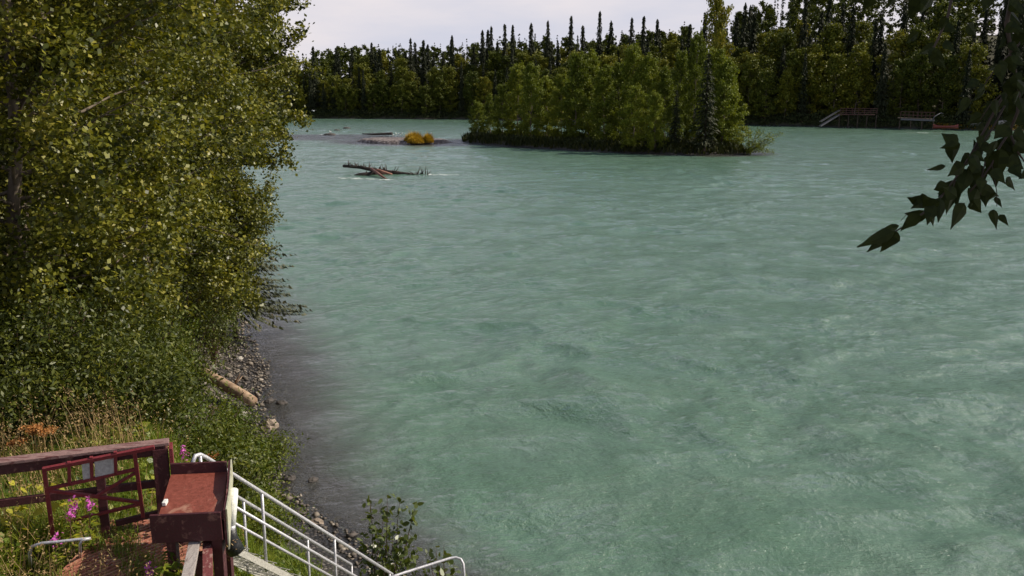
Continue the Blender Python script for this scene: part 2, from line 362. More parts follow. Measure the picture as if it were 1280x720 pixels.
bodyc = t.mix(t.mapr(t.math('ADD', dp, t.math('MULTIPLY', t.math('SUBTRACT', n_patch, .5), .4)), .22, .72), shoal, teal)
sx = t.n('ShaderNodeSeparateXYZ', {0: p_})
def spot(cx, cy, rx, ry, sl=0.):
    dx = t.math('SUBTRACT', sx.outputs[0], cx); dy = t.math('SUBTRACT', t.math('SUBTRACT', sx.outputs[1], cy), t.math('MULTIPLY', dx, sl))
    a = t.math('POWER', t.math('ABSOLUTE', t.math('DIVIDE', dx, rx)), 2.); b = t.math('POWER', t.math('ABSOLUTE', t.math('DIVIDE', dy, ry)), 2.)
    return t.mapr(t.math('ADD', a, b), .0, 1., 1., 0.)
foam = None
for q in [(-17.6, 103.9, 2.9, 2.3, -.35), (-9.0, 108.6, 1.6, 1.6, -.1), (-7.8, 108.2, 2., 1.9, -.1), (-14.5, 102.2, 2.4, 1.4, -.2), (98, 222, 5.5, 2.0, 0.), (-42, 213, 3, 1.5, 0.)]:
    sp = spot(*q); foam = sp if foam is None else t.math('MAXIMUM', foam, sp)
foam = t.mapr(t.math('MULTIPLY', foam, t.mapr(t.noise(p_, 1.3, 6, .8, .6), .44, .62)), .14, .60, 0., .8)
cap = t.mapr(t.math('MULTIPLY', n_mid, t.noise(pw, 2.3, 4, .7, .6, sc3=(.6, 1, 1))), .455, .485)
edge = t.math('MULTIPLY', t.mapr(dp, .0, .035, .35, 0.), t.mapr(t.noise(p_, 5, 3), .45, .6))
foam = t.math('MAXIMUM', t.math('MAXIMUM', foam, t.math('MULTIPLY', cap, .6)), edge, True)
dif = t.n('ShaderNodeBsdfDiffuse', {0: t.mix(foam, bodyc, (.72, .76, .74, 1)), 'Normal': t.bump(h, .30)})
clear = t.n('ShaderNodeBsdfTransparent', {0: (.80, .84, .80, 1)})
opac = t.math('MAXIMUM', t.mapr(t.math('POWER', t.math('MAXIMUM', dp, 0.), .6), 0., .62, .10, 1.), foam)
body = t.n('ShaderNodeMixShader', {0: opac, 1: clear.outputs[0], 2: dif.outputs[0]})
gl = t.n('ShaderNodeBsdfGlossy', {0: (.92, .94, 1., 1), 'Roughness': t.mapr(n_gust, .36, .62, .12, .20), 'Normal': nrm})
fr = t.n('ShaderNodeFresnel', {'IOR': 1.33, 'Normal': nrm}).outputs[0]
fr = t.math('MINIMUM', fr, .85); fr = t.math('MULTIPLY', fr, t.mapr(foam, 0, 1, 1, .1))
M['water'] = t.finish(t.n('ShaderNodeMixShader', {0: fr, 1: body.outputs[0], 2: gl.outputs[0]}).outputs[0])
def multi(parts, lo, hi, st0):
    p = [np.arange(a, b, d) for a, b, d in parts]; a = parts[0][0]; b = parts[-1][1]; q, st = a, st0
    while q > lo: st *= 1.35; q -= st; p.append(np.array([q]))
    q, st = b, st0
    while q < hi: st *= 1.35; q += st; p.append(np.array([q]))
    return np.unique(np.concatenate(p))
XW = multi([(-90, -45, 1.5), (-45, -14, .5), (-14, 30, .17), (30, 75, .45), (75, 140, 1.2)], -2500, 2500, 3.)
YW = multi([(10, 48, .13), (48, 110, .28), (110, 240, .8), (240, 350, 3.)], -400, 3000, 3.)
def waves(X, Y):
    rg = np.random.default_rng(12); Z = np.zeros_like(X)
    A1 = .55 + .45 * wob(X, Y, .07, 3) * .6 + .25 * wob(X, Y, .23, 6); A1 = np.clip(A1, .45, .9)
    A2 = np.clip(.6 + .5 * wob(X + 9, Y, .13, 8) + .25 * wob(X, Y, .5, 1), .55, 1.05)
    u = X + 1.1 * np.sin(.21 * Y + .13 * X) + .5 * np.sin(.63 * X - .4 * Y); v = Y + 1.0 * np.sin(.19 * X - .11 * Y + 2) + .45 * np.sin(.7 * Y + .5 * X)
    for i in range(64):
        k = .7 * (14 / .7) ** (i / 63); th = rg.normal() * .75 + math.pi / 2; ph = rg.uniform(0, 6.28)
        a = .030 * k ** -.93 * (rg.uniform(.6, 1.3)); q = np.sin(k * (u * math.cos(th) + v * math.sin(th)) + ph)
        cell = .5 + .5 * np.sin(.31 * k ** .5 * (u * math.sin(th * 3) + v * math.cos(th * 2)) + 2 * ph)
        Z += a * (1 - 1.6 * np.abs(q) if i % 2 else q) * (A1 if k < 3 else A2) * (.6 + .7 * cell)
    D = depth(X, Y); return Z * np.clip(D / .7, .12, 1.) * np.clip(1.15 - Y / 600, .3, 1)
sheet('water', M['water'], waves, depth, XW, YW)

# ------------------------------------------------------------------ foliage generators
def rvec(rng, n):
    v = rng.normal(size=(n, 3)); return v / (np.linalg.norm(v, axis=1)[:, None] + 1e-9)
def leaves(pts, rng, size, var=.35, aspect=.62, up=.25, k=4):
    n = len(pts); nrm_ = rvec(rng, n); nrm_[:, 2] = np.abs(nrm_[:, 2]) + up; nrm_ /= np.linalg.norm(nrm_, axis=1)[:, None]
    tt = np.cross(nrm_, rvec(rng, n)); tt /= np.linalg.norm(tt, axis=1)[:, None] + 1e-9
    b = np.cross(nrm_, tt); s = size * rng.uniform(1 - var, 1 + var, (n, 1)) / 2; w = s * aspect
    if k == 4: V = np.stack([pts - tt * s, pts + b * w - tt * s * .15, pts + tt * s, pts - b * w - tt * s * .15], 1)
    else: V = np.stack([pts - tt * s, pts - tt * s * .45 + b * w, pts + tt * s * .25 + b * w * .8, pts + tt * s, pts + tt * s * .25 - b * w * .8, pts - tt * s * .45 - b * w], 1)
    return V
def curve_pts(a, d, L, rng, n=5, up=.0, wig=.12):
    p = [np.array(a, float)]; d = np.array(d, float); d /= np.linalg.norm(d)
    for i in range(n):
        d = d + rng.normal(size=3) * wig + np.array([0, 0, up]); d /= np.linalg.norm(d); p.append(p[-1] + d * L / n)
    return np.array(p)
def broadleaf(rng, h, Rc, z0, nb, nl, lsz, tr=.16, sub=7, prof='oval', sig=.16, sides=7, twigs=True, lean=(0, 0)):
    """returns trunk MB and leaf centre points; limbs carry twigs and leaves sit along the twigs"""
    mb = MB(); k = 9
    tp = np.array([(lean[0] * (i / k) ** 1.5 + rng.normal() * .012 * h * (i > 0), lean[1] * (i / k) ** 1.5 + rng.normal() * .012 * h * (i > 0), h * i / k) for i in range(k + 1)])
    mb.tube(tp, [tr * (1 - .88 * i / k) * (1.25 if i == 0 else 1) for i in range(k + 1)], sides)
    pts = []; per = nl // (nb * sub)
    for b in range(nb):
        u = z0 + (0.97 - z0) * ((b + rng.uniform(0, 1)) / nb)
        az = b * 2.39996 + rng.normal() * .35; q = (u - z0) / (1 - z0)
        r = {'oval': math.sin(math.pi * min(1, (q * .76 + .18))) ** .7, 'cone': (1 - q) ** .7 * .85 * min(1, .6 + 2.5 * q) + .18, 'col': (.55 + .45 * math.sin(math.pi * (q * .8 + .2)))* (1 if q < .85 else .7)}[prof]
        L = Rc * r * (rng.uniform(.62, 1.16) if twigs else rng.uniform(.72, 1.12)); el = R(10 + 45 * q + rng.normal() * 9)
        base = np.array([np.interp(u * h, tp[:, 2], tp[:, i]) for i in range(2)] + [u * h])
        d = (math.cos(az) * math.cos(el), math.sin(az) * math.cos(el), math.sin(el))
        bp = curve_pts(base, d, L, rng, 5, -.02, .11)
        mb.tube(bp, np.linspace(tr * .28 * (1 - .6 * q) + .008, .006, 6), 5 if twigs else 4, False)
        for s_ in range(sub):
            f_ = (.16 if twigs else .22) + (.84 if twigs else .78) * (s_ + rng.uniform(0, 1)) / sub; i0 = min(4, int(f_ * 5)); o_ = bp[i0] + (bp[i0 + 1] - bp[i0]) * (f_ * 5 - i0)
            dd = (bp[i0 + 1] - bp[i0]); dd = dd / (np.linalg.norm(dd) + 1e-9) + rvec(rng, 1)[0] * .9
            Ls = L * rng.uniform(.22, .42) * (1.15 - .4 * f_) + .15
            sp_ = curve_pts(o_, dd, Ls, rng, 3, .0, .15)
            if twigs: mb.tube(sp_, [.009, .006, .004, .003], 3, False)
            tt = rng.uniform(0, 1, per) ** .7 * 3; i1 = np.minimum(tt.astype(int), 2)
            pp = sp_[i1] + (sp_[i1 + 1] - sp_[i1]) * (tt - i1)[:, None] + rng.normal(size=(per, 3)) * sig * np.array([1, 1, .8])
            pts.append(pp)
    return mb, np.concatenate(pts)
def spruce(rng, h, Rb, lv, per, quad=.5, tr=.15, bare=.06, ragged=.3, needle_d=1.0):
    mb = MB(); mb.tube([(0, 0, 0), (0, 0, h * .5), (0, 0, h)], [tr, tr * .55, .015], 6)
    Q = []
    for i in range(lv):
        q = (i + rng.uniform(0, 1)) / lv; z = h * (bare + (1 - bare) * q); r = Rb * ((1 - q) ** .75 * .84 + .16) * rng.uniform(1 - ragged, 1 + ragged * .5)
        for a in range(per):
            az = rng.uniform(0, 2 * np.pi); L = r * rng.uniform(.7, 1.15); n = max(2, int(L / quad * needle_d + 1))
            for s in range(n):
                f0 = (s + .1) / n; dr = -.30 * L * f0 + (.10 * L * f0 ** 3 if q < .8 else 0)
                c_ = np.array([math.cos(az) * L * f0, math.sin(az) * L * f0, z + dr]) + rng.normal(size=3) * .04 * quad
                o_ = np.array([math.cos(az), math.sin(az), rng.uniform(-1.3, -.3)]) * quad * .62 * (1.1 - .5 * q); w = np.array([-math.sin(az), math.cos(az), 0]) * quad * rng.uniform(.22, .42) * (1.1 - .5 * f0) * (1.1 - .55 * q)
                w = w + np.array([0, 0, rng.normal() * quad * .22])
                Q.append([c_ - o_ * .5, c_ + w - o_ * .1, c_ + o_, c_ - w - o_ * .1])
    return mb, np.array(Q)

# ------------------------------------------------------------------ near bank trees
near_specs = [  # x, y, h, R, z0, branches, leaves, leaf size, label
 (-8.9, 16.4, 12.5, 3.8, .03, 90, 140000, .098, 'olive leaved tree at the left edge with a pale bare stretch of trunk showing'),
 (-10.6, 21.5, 15.5, 4.3, .03, 74, 120000, .100, 'broad leafy tree behind the tree with the bare trunk stretch'),
 (-10.9, 27.0, 16.5, 4.1, .10, 66, 85000, .108, 'tall leafy tree on the bank above the stranded log'),
 (-12.0, 33.0, 17.5, 4.3, .22, 90, 130000, .118, 'tall leafy tree whose crown reaches farthest out over the river'),
 (-11.9, 38.0, 17.5, 3.6, .36, 70, 62000, .16, 'leafy tree at the river edge just beyond the crown that reaches farthest out'),
 (-15.5, 26.0, 17.0, 4.8, .03, 70, 42000, .19, 'leafy tree inland behind the tall tree above the stranded log'),
 (-17.5, 34.0, 17.0, 4.8, .03, 70, 36000, .22, 'leafy tree inland behind the crown that leans over the river'),
 (-16.0, 40.0, 16.5, 4.8, .03, 70, 36000, .22, 'rearmost leafy tree on the near bank beyond the small spruce'),
 (-14.3, 18.5, 15.0, 4.6, .03, 70, 46000, .17, 'leafy tree at the far left edge behind the bare trunk'),
 (-24.0, 50.0, 17.0, 5.5, .03, 60, 26000, .30, 'distant leafy tree farthest up the near bank'),
 (-21.0, 30.0, 16.0, 5.0, .03, 60, 26000, .28, 'leafy tree deepest inland on the near bank'),
]
for i, (x, y, h_, rc, z0, nb, nl, ls, lab) in enumerate(near_specs):
    rng = np.random.default_rng(100 + i); loc = (x, y, G(x, y) - .05)
    o = thing('broadleaf_tree', lab, 'tree', loc, 'leafy trees on the near bank')
    tmb, pts = broadleaf(rng, h_, rc, z0, nb, nl, ls, .15, 7, 'oval', .17)
    tmb.build('trunk', M['bark'], o, True)
    np_mesh('crown', leaves(pts, rng, ls, .35, .70, .2), 4, M['leaf'], o)
# small shoreline spruce with drooping boughs
for (x, y, h_, rb, sd, lab) in [(-10.8, 34.8, 8.2, 2.5, 5, 'small dark spruce with drooping boughs over the river edge'), (-11.6, 30.5, 5.5, 2.0, 6, 'little spruce half hidden in the leaves beside the waterline')]:
    rng = np.random.default_rng(sd); o = thing('spruce_tree', lab, 'tree', (x, y, G(x, y) - .05))
    a, q = spruce(rng, h_, rb, 84, 13, .15, .09, .16, .35, 1.6); a.build('trunk', M['dark_bark'], o, True); np_mesh('crown', q, 4, M['needle_near'], o)
rng = np.random.default_rng(15); o = thing('leaning_tree', 'short scraggly tree leaning out over the river just above the small spruce', 'tree', (-10.9, 33.6, G(-10.9, 33.6)))
tmb, pts = broadleaf(rng, 5.6, 1.9, .42, 34, 11000, .1, .08, 6, 'oval', .14, lean=(1.1, .2)); tmb.build('trunk', M['dark_bark'], o, True); np_mesh('crown', leaves(pts, rng, .11, .35, .6, .2), 4, M['leaf'], o)
# bare twiggy branch tips reaching over the water
# willow shrubs on the bank slope
shr = [(-7.0, 12.7, 1.15, .95, 7500, 'low shaded bush nearest the fence rail, left of its middle'), (-5.9, 13.2, 1.2, .9, 7500, 'low shaded bush nearest the fence rail, right of its middle'), (-5.0, 14.2, 1.2, .85, 6500, 'low shaded bush just left of the curved handrail top'),
       (-7.5, 13.9, 1.9, 1.25, 11000, 'shaded bush directly beyond the left half of the fence rail'), (-6.3, 14.5, 2.0, 1.2, 11000, 'shaded bush beyond the middle of the fence rail'),
       (-5.6, 16.0, 1.8, 1.1, 9000, 'leafy bush beyond the right end of the fence rail'), (-8.9, 13.3, 1.8, 1.2, 9000, 'shaded bush at the very left edge beyond the fence'),
       (-6.3, 22.0, 1.0, .8, 4500, 'small green bush at the edge of the stones below the log'), (-5.3, 17.2, 1.3, 1.0, 7000, 'sunlit bush directly above the curved handrail top'),
       (-6.8, 19.7, 1.7, 1.25, 12000, 'bright green willow bush between the fence post and the stony waterline'),
       (-7.6, 18.6, 2.8, 1.6, 13000, 'bright green bush just behind the dark wooden fence post'),
       (-9.3, 22.8, 3.6, 1.6, 9000, 'upright green bush on the bank left of the stranded log'),
       (-9.9, 26.8, 5.0, 1.6, 9500, 'tall narrow green bush directly above the stranded log'),
       (-10.3, 30.6, 3.6, 1.4, 6500, 'green bush overhanging the small gravel patch'),
       (-7.7, 17.0, 1.7, 1.1, 6500, 'low green bush beyond the fence at the middle of its rail'),
       (-7.2, 16.2, 2.6, 1.5, 11000, 'dense bush beyond the middle of the fence in the shade of the trees'),
       (-9.4, 17.6, 3.2, 1.7, 12000, 'tall dense bush in the shade behind the left half of the fence'),
       (-6.6, 18.4, 2.3, 1.3, 9000, 'dense bush between the fence post and the tall shaded bush'),
       (-9.9, 14.9, 2.6, 1.4, 9000, 'dense shaded bush at the left edge of the picture beyond the fence'),
       (-8.7, 14.6, 1.4, 1.0, 5500, 'low leafy bush beyond the left end of the fence'),
       (-7.6, 23.6, 1.1, .75, 3500, 'low bush at the foot of the log by the pale stone'),
       (-5.6, 18.3, .9, .8, 3500, 'lowest willow bush beside the curved top of the handrail')]
for i, (x, y, h_, rc, nl, lab) in enumerate(shr):
    rng = np.random.default_rng(300 + i); o = thing('willow_bush', lab, 'bush', (x, y, G(x, y) - .05), 'willow bushes on the near bank')
    st = MB(); pts = []
    ns = 26
    for s in range(ns):
        az = rng.uniform(0, 6.28); sp_ = rc * rng.uniform(.2, 1); hh = h_ * rng.uniform(.55, 1.05) * (1 - .35 * (sp_ / rc) ** 2)
        e = np.array([math.cos(az) * sp_, math.sin(az) * sp_, hh]); m_ = e * .5 + np.array([-e[0] * .15, -e[1] * .15, hh * .1]) + rng.normal(size=3) * .05
        bp = np.array([e * 0, m_, e * .85 + rng.normal(size=3) * .04, e]); st.tube(bp, [.018, .012, .007, .003], 4, False)
        n = nl // ns; tt = rng.uniform(.15, 1, n) ** .7 * 3; i1 = np.minimum(tt.astype(int), 2)
        pts.append(bp[i1] + (bp[i1 + 1] - bp[i1]) * (tt - i1)[:, None] + rng.normal(size=(n, 3)) * (.15 + .06 * rc))
    st.build('stems', M['twig'], o); np_mesh('foliage', leaves(np.concatenate(pts), rng, .085, .35, .42, .1), 4, M['bush' if 'shade' in lab or 'tall' in lab else 'willow'], o)  # bushes labelled shade and tall take the leaf colour with painted shade

# poplar saplings by the bottom of the stairs
def sapling(base, tops, nleaf, sd, lab):
    rng = np.random.default_rng(sd); o = thing('poplar_sapling', lab, 'sapling', base); st = MB(); pts = []
    for tp_ in tops:
        e = np.array(Vector(tp_) - Vector(base)); m_ = e * .5 + rng.normal(size=3) * .06
        bp = np.array([rng.normal(size=3) * .04 * np.array([1, 1, 0]), m_, e * .8 + rng.normal(size=3) * .02, e]); st.tube(bp, [.014, .010, .006, .003], 5, False)
        n = nleaf // len(tops); tt = rng.uniform(.05, 1, n) ** .9 * 3; tt = np.where(rng.uniform(size=n) < .5, tt * .62, tt); i1 = np.minimum(tt.astype(int), 2)
        p0 = bp[i1] + (bp[i1 + 1] - bp[i1]) * (tt - i1)[:, None]; spread = np.where(tt > 2.0, .05, .17)[:, None]
        pts.append(p0 + rng.normal(size=(n, 3)) * spread)
    st.build('stems', M['twig'], o, True); np_mesh('foliage', leaves(np.concatenate(pts), rng, .125, .35, .55, .1, 6), 6, M['poplar'], o)
bs = Vector((-2.3, 14.9, .55)); bs.z = G(bs.x, bs.y)
sapling(tuple(bs), [PY(x, y, 14.9 + d) for x, y, d in [(462, 624, .1), (484, 618, -.1), (480, 640, .2), (500, 622, 0), (521, 627, .1), (470, 660, -.2), (510, 672, -.1), (492, 655, .3), (516, 690, .1), (458, 690, 0), (500, 690, -.2)]], 760, 41, 'taller leafy poplar sapling rising in front of the water beside the handrail')
bs = Vector((-1.2, 14.6, .5)); bs.z = G(bs.x, bs.y)
sapling(tuple(bs), [PY(x, y, 14.6 + d) for x, y, d in [(536, 690, 0), (545, 686, .1), (555, 682, -.1), (568, 704, 0), (528, 702, .1), (548, 706, .2)]], 190, 42, 'shorter sparse sapling behind the bend of the landing rail')

# ------------------------------------------------------------------ trees of the island and the far bank
def proto_b(name, sd, h_, rc, z0, nb, nl, lsz, mat, prof='oval', sub=5, sig=.35, bark='bark', tr=.14):
    rng = np.random.default_rng(sd); o = thing(name, 'x', 'tree', (0, 0, -500)); tmb, pts = broadleaf(rng, h_, rc, z0, nb, nl, lsz, tr, sub, prof, sig, 5, False)
    tmb.build('trunk', M[bark], o, True); np_mesh('crown', leaves(pts, rng, lsz, .4, .75, .15), 4, M[mat], o); return o
def proto_s(name, sd, h_, rb, lv, per, quad, mat='needle', ragged=.35):
    rng = np.random.default_rng(sd); o = thing(name, 'x', 'tree', (0, 0, -500)); a, q = spruce(rng, h_, rb, lv, per, quad, .16, .05, ragged)
    a.build('trunk', M['dark_bark'], o); np_mesh('crown', q, 4, M[mat], o); return o
FB = [proto_b('broadleaf_tree', 500 + i, 16, 3.7 + .5 * (i % 3), [.06, .14, .05, .18, .10][i], 42, 7500, .44, 'far_leaf', ['oval', 'col', 'oval', 'cone', 'oval'][i]) for i in range(5)]
FS = [proto_s('spruce_tree', 520 + i, 18, [2.9, 2.4, 3.5, 2.7][i], 90, 12, .66, ragged=.5) for i in range(4)]
IB = [proto_b('broadleaf_tree', 540 + i, 13, 3.3 + .4 * (i % 3), .03, 48, 15000, .27, 'isl_leaf', ['oval', 'cone', 'cone', 'oval'][i], 6, .26) for i in range(4)]
IS = [proto_s('spruce_tree', 560 + i, 14, [2.0, 2.4][i], 60, 9, .45, ragged=.3) for i in range(2)]
used = set()
def place(protos, k, x, y, z, hs, label, group, rng, wide=None):
    src = protos[k % len(protos)]; sc = hs; w_ = wide or sc * rng.uniform(.9, 1.12)
    if id(src) not in used:
        used.add(id(src)); src.location = (x, y, z); src.rotation_euler = (0, 0, rng.uniform(0, 6.28)); src.scale = (w_, w_, sc); src['label'] = label; src['group'] = group; return src
    return copy_thing(src, (x, y, z), rng.uniform(0, 6.28), (w_, w_, sc), label, group)

rng = np.random.default_rng(77)
# island: px of the trunk line, py of the top, distance, kind
isl = [(597, 128, 186, 'b', 'small brownish bush-like tree at the left tip of the island'), (612, 120, 184, 'b', 'short olive tree second from the left tip of the island'),
 (628, 108, 180, 'b', 'leafy island tree third from the left tip, rising above the short ones'), (648, 86, 178, 'b', 'rounded green tree forming the left shoulder of the island grove'), (664, 84, 172, 'b', 'tall rounded green tree on the left part of the island'),
 (684, 99, 176, 'b', 'island tree in the dip just right of the left shoulder'), (702, 96, 170, 'b', 'green island tree left of the middle, front row'), (722, 73, 166, 'b', 'tall green tree left of the middle of the island'), (738, 70, 168, 'b', 'tall green tree at the middle of the island'),
 (756, 86, 160, 'b', 'front tree in the middle of the island'), (775, 82, 164, 'b', 'green tree just right of the middle of the island'), (792, 64, 158, 'b', 'tall green tree right of the middle of the island'), (812, 74, 156, 'b', 'leafy island tree above the right half of the grassy edge'),
 (832, 88, 154, 'b', 'leafy tree left of the island gap'), (852, 68, 166, 'b', 'tree standing behind the gap on the island'), (872, 50, 160, 'b', 'pale green tall tree left of the island spruce, topmost on the island'), (908, 80, 148, 'b', 'bright green tree to the right of the island spruce'),
 (916, 106, 149, 'b', 'lower green tree at the right end of the island'), (896, 66, 152, 'b', 'leafy tree directly behind the island spruce'),
 (795, 112, 148, 'b', 'low front tree right of the middle of the island'), (820, 118, 146, 'b', 'lowest front tree left of the gap'),
 (886, 66, 142.5, 's', 'dark tall spruce standing on the right end of the island'), (846, 112, 147, 's', 'small dark spruce beside the gap on the island'), (770, 88, 170, 's', 'dark spruce buried among the green island trees')]
for i, (px, py, y, k, lab) in enumerate(isl):
    top = PY(px, py, y); hh = top.z - .7
    if k == 'b': place(IB, i, top.x, y, .6, hh / 13, lab, 'green trees on the river island', rng, max(.56, min(.92, hh / 12.5)) * rng.uniform(.78, 1.12))
    else: place(IS, 0 if lab.startswith('dark tall') else 1, top.x, y, .6, hh / 14, lab, 'spruces on the river island', rng, hh / 14 * (1.25 if lab.startswith('dark tall') else 1.))

# far bank: first the named skyline spruces, then rows of trees
sky_sp = [(391, 58, 352, 'dark spruce poking above the pale green trees nearest the left edge of the far bank'), (474, 61, 350, 'thick dark spruce right of the pale far-bank aspens'), (513, 48, 352, 'twin topped dark spruce above the far bank behind the gravel bar'),
 (529, 50, 356, 'thin spruce spire just right of the twin topped one'), (565, 44, 348, 'broad dark spruce above the left end of the island'), (603, 38, 352, 'dark spruce spire on the skyline above the left part of the island'), (614, 33, 350, 'thin spire beside the dark spruce above the left part of the island'), (631, 30, 352, 'skyline spruce above the island left shoulder'),
 (641, 31, 350, 'bushy topped spruce next to the skyline spruce above the left shoulder'), (664, 29, 348, 'first of two tall skyline spruces left of the island middle'), (685, 26, 346, 'second of two tall skyline spruces left of the island middle'), (714, 20, 342, 'very tall pointed spruce on the skyline left of the tallest one'), (750, 14, 338, 'tallest dark spruce on the skyline above the middle of the island'),
 (764, 26, 340, 'shorter spruce spire beside the tallest one'), (790, 22, 334, 'spruce spire on the skyline right of the island middle'), (805, 20, 330, 'thin spruce spire further right of the island middle'), (822, 24, 328, 'spruce spire left of the highest birch'), (932, 4, 300, 'first of the spruce spires right of the highest birch'), (1008, -4, 285, 'dark spruce touching the top of the picture right of the sky'), (1038, -8, 280, 'dark spruce crossing the top of the picture above the red railed dock')]
for i, (px, py, y, lab) in enumerate(sky_sp):
    tp_ = PY(px, py, y); gz = G(tp_.x, y); place(FS, i, tp_.x, y, gz - .1, (tp_.z - gz) / 18, lab, 'spruces on the skyline of the far bank', rng, min(1.2, (tp_.z - gz) / 18) * [.9, 1.15, .8, 1.0][i % 4])
tp_ = PY(898, 0, 292); gz = G(tp_.x, 292); place(FB, 1, tp_.x, 292, gz, (tp_.z - gz) / 16, 'highest broadleaf tree on the skyline behind the right end of the island', 'far bank broadleaf trees', rng, 1.15)
def far_y(x): return np.interp(x, FAR[:, 0], FAR[:, 1])
LM = [(391, 'the leftmost skyline spruce'), (474, 'the thick spruce right of the pale aspens'), (513, 'the twin topped spruce'), (565, 'the broad spruce above the island tip'), (609, 'the paired spires above the island left end'), (636, 'the bushy topped skyline spruce'), (664, 'the first tall spruce left of centre'),
      (685, 'the second tall spruce left of centre'), (714, 'the very tall pointed spruce'), (750, 'the tallest skyline spruce'), (790, 'the spire right of the island middle'), (822, 'the spire left of the highest birch'), (860, 'the dip left of the highest birch'), (898, 'the highest birch'), (932, 'the spires beside the highest birch'),
      (970, 'the right end of the visible sky'), (1008, 'the spruce touching the top of the picture'), (1038, 'the foot of the grey dock stairs'), (1073, 'the red railed dock'), (1110, 'the gap between the two docks'), (1150, 'the low dock'), (1185, 'the red canoe'), (1215, 'the left edge of the sunlit clearing'), (1255, 'the sunlit clearing')]
labs = set()
def far_label(kind, row, px, rng):
    k = min(range(len(LM)), key=lambda i: abs(LM[i][0] - px)); side = 'right of' if px > LM[k][0] else 'left of'; rw = ['front row', 'second row', 'third row', 'back row'][row]
    for adj in ('', 'slightly farther', 'still farther', 'much farther', 'farthest', 'well away', 'far away'):
        lab = f'{rw} {kind} ' + (adj + ' ' if adj else 'just ') + f'{side} {LM[k][1]}'
        if lab not in labs: break
    labs.add(lab); return lab
TOPP = lambda px: np.interp(px, [360, 400, 450, 520, 560, 600, 650, 700, 750, 800, 850, 900, 950, 1000, 1280], [72, 68, 66, 68, 64, 62, 58, 54, 52, 48, 40, 28, 12, -8, -110])
mass_b, mass_s = [], []
for row, (off, st_, n_) in enumerate([(5, 5.0, 0), (11, 5.0, 0), (20, 5.4, 0), (32, 5.8, 0), (46, 5.5, 0), (62, 6, 0), (82, 6, 0), (104, 7, 0), (130, 8, 0), (160, 9, 0)]):
    s = 0
    x = -135.0
    while x < 240:
        x += st_ * rng.uniform(.7, 1.3) * .82
        xx = x + off * .45; y = float(far_y(x)) + off * .9 + rng.uniform(-2, 2)
        px = 640 + F * xx / (y * .978 + 5 * .208)
        if px < 290 or px > 1300 or s_far(xx, y) < 2.5: continue
        if row == 0 and (1018 < px < 1100 or 1118 < px < 1200 or px > 1210): continue
        if row == 1 and 1215 < px < 1300 and rng.uniform() < .7: continue
        gz = G(xx, y); spf = [.2, .3, .42, .5, .55, .5, .5, .5, .5, .5][row]
        capz = PY(px, TOPP(px) + rng.uniform(-9, 9) + [38, 26, 15, 6, 2, 0, 0, 0, 0, 0][row], y).z
        hh = min([17, 20, 23, 25, 27, 27, 27, 27, 27, 27][row] * rng.uniform(.8, 1.1), max(7, capz - gz))
        sp = rng.uniform() < spf
        if row >= 4:
            (mass_s if sp else mass_b).append((xx, y, gz, hh)); continue
        if sp: hh = min(28, hh * rng.uniform(1.0, 1.18))
        if sp: place(FS, int(rng.integers(4)), xx, y, gz - .1, hh * 1.1 / 18, far_label('dark spruce', row, px, rng), 'dark spruces in the far bank forest', rng, max(.6, hh / 18 * .85))
        else: place(FB, int(rng.integers(5)), xx, y, gz - .1, hh / 16, far_label('broadleaf tree', row, px, rng), 'far bank broadleaf trees', rng, max(.75, min(1.35, hh / 16 * rng.uniform(.9, 1.15))))
# the deep wood behind: one mass
def mass(items, kind, name, label, mat, sd):
    rng = np.random.default_rng(sd); out_ = []
    for (x, y, z, hh) in items:
        if kind == 'b':
            _, pts = broadleaf(rng, hh, hh * .2, .12, 18, 2000, .6, .1, 5, 'oval', .4, 3, False); q = leaves(pts, rng, .75, .4, .75, .15)
        else: _, q = spruce(rng, hh * 1.12, hh * .085, 26, 6, .8, .1, .06, .4)
        out_.append(q + np.array([x, y, z]))
    o = np_mesh(name, np.concatenate(out_), 4, mat); tag(o, label, 'forest', None, 'stuff')
mass(mass_b, 'b', 'broadleaf_forest', 'deep green broadleaf wood on the slope behind the far bank trees', M['far_leaf'], 8)
mass(mass_s, 's', 'spruce_forest', 'deep dark spruce wood on the slope behind the far bank trees', M['needle'], 9)
# undergrowth along the far waterline
rng = np.random.default_rng(21); pts = []
for x in np.arange(-110, 180, .5):
    px = 640 + F * x / 300
    for k in range(3):
        xx = x + rng.uniform(-.5, .5); off = rng.uniform(.5, 7); y = float(far_y(xx)) + off; hh = rng.uniform(.5, 1.3) + off * .35
        n = 26; pts.append(np.stack([xx + rng.normal(size=n) * .7, y + rng.normal(size=n) * .7, G(xx, y) + rng.uniform(0, hh, n)], -1))
o = np_mesh('undergrowth', leaves(np.concatenate(pts), rng, .42, .4, .7, .1), 4, M['under']); tag(o, 'dark low undergrowth along the waterline of the far bank', 'undergrowth', None, 'stuff')

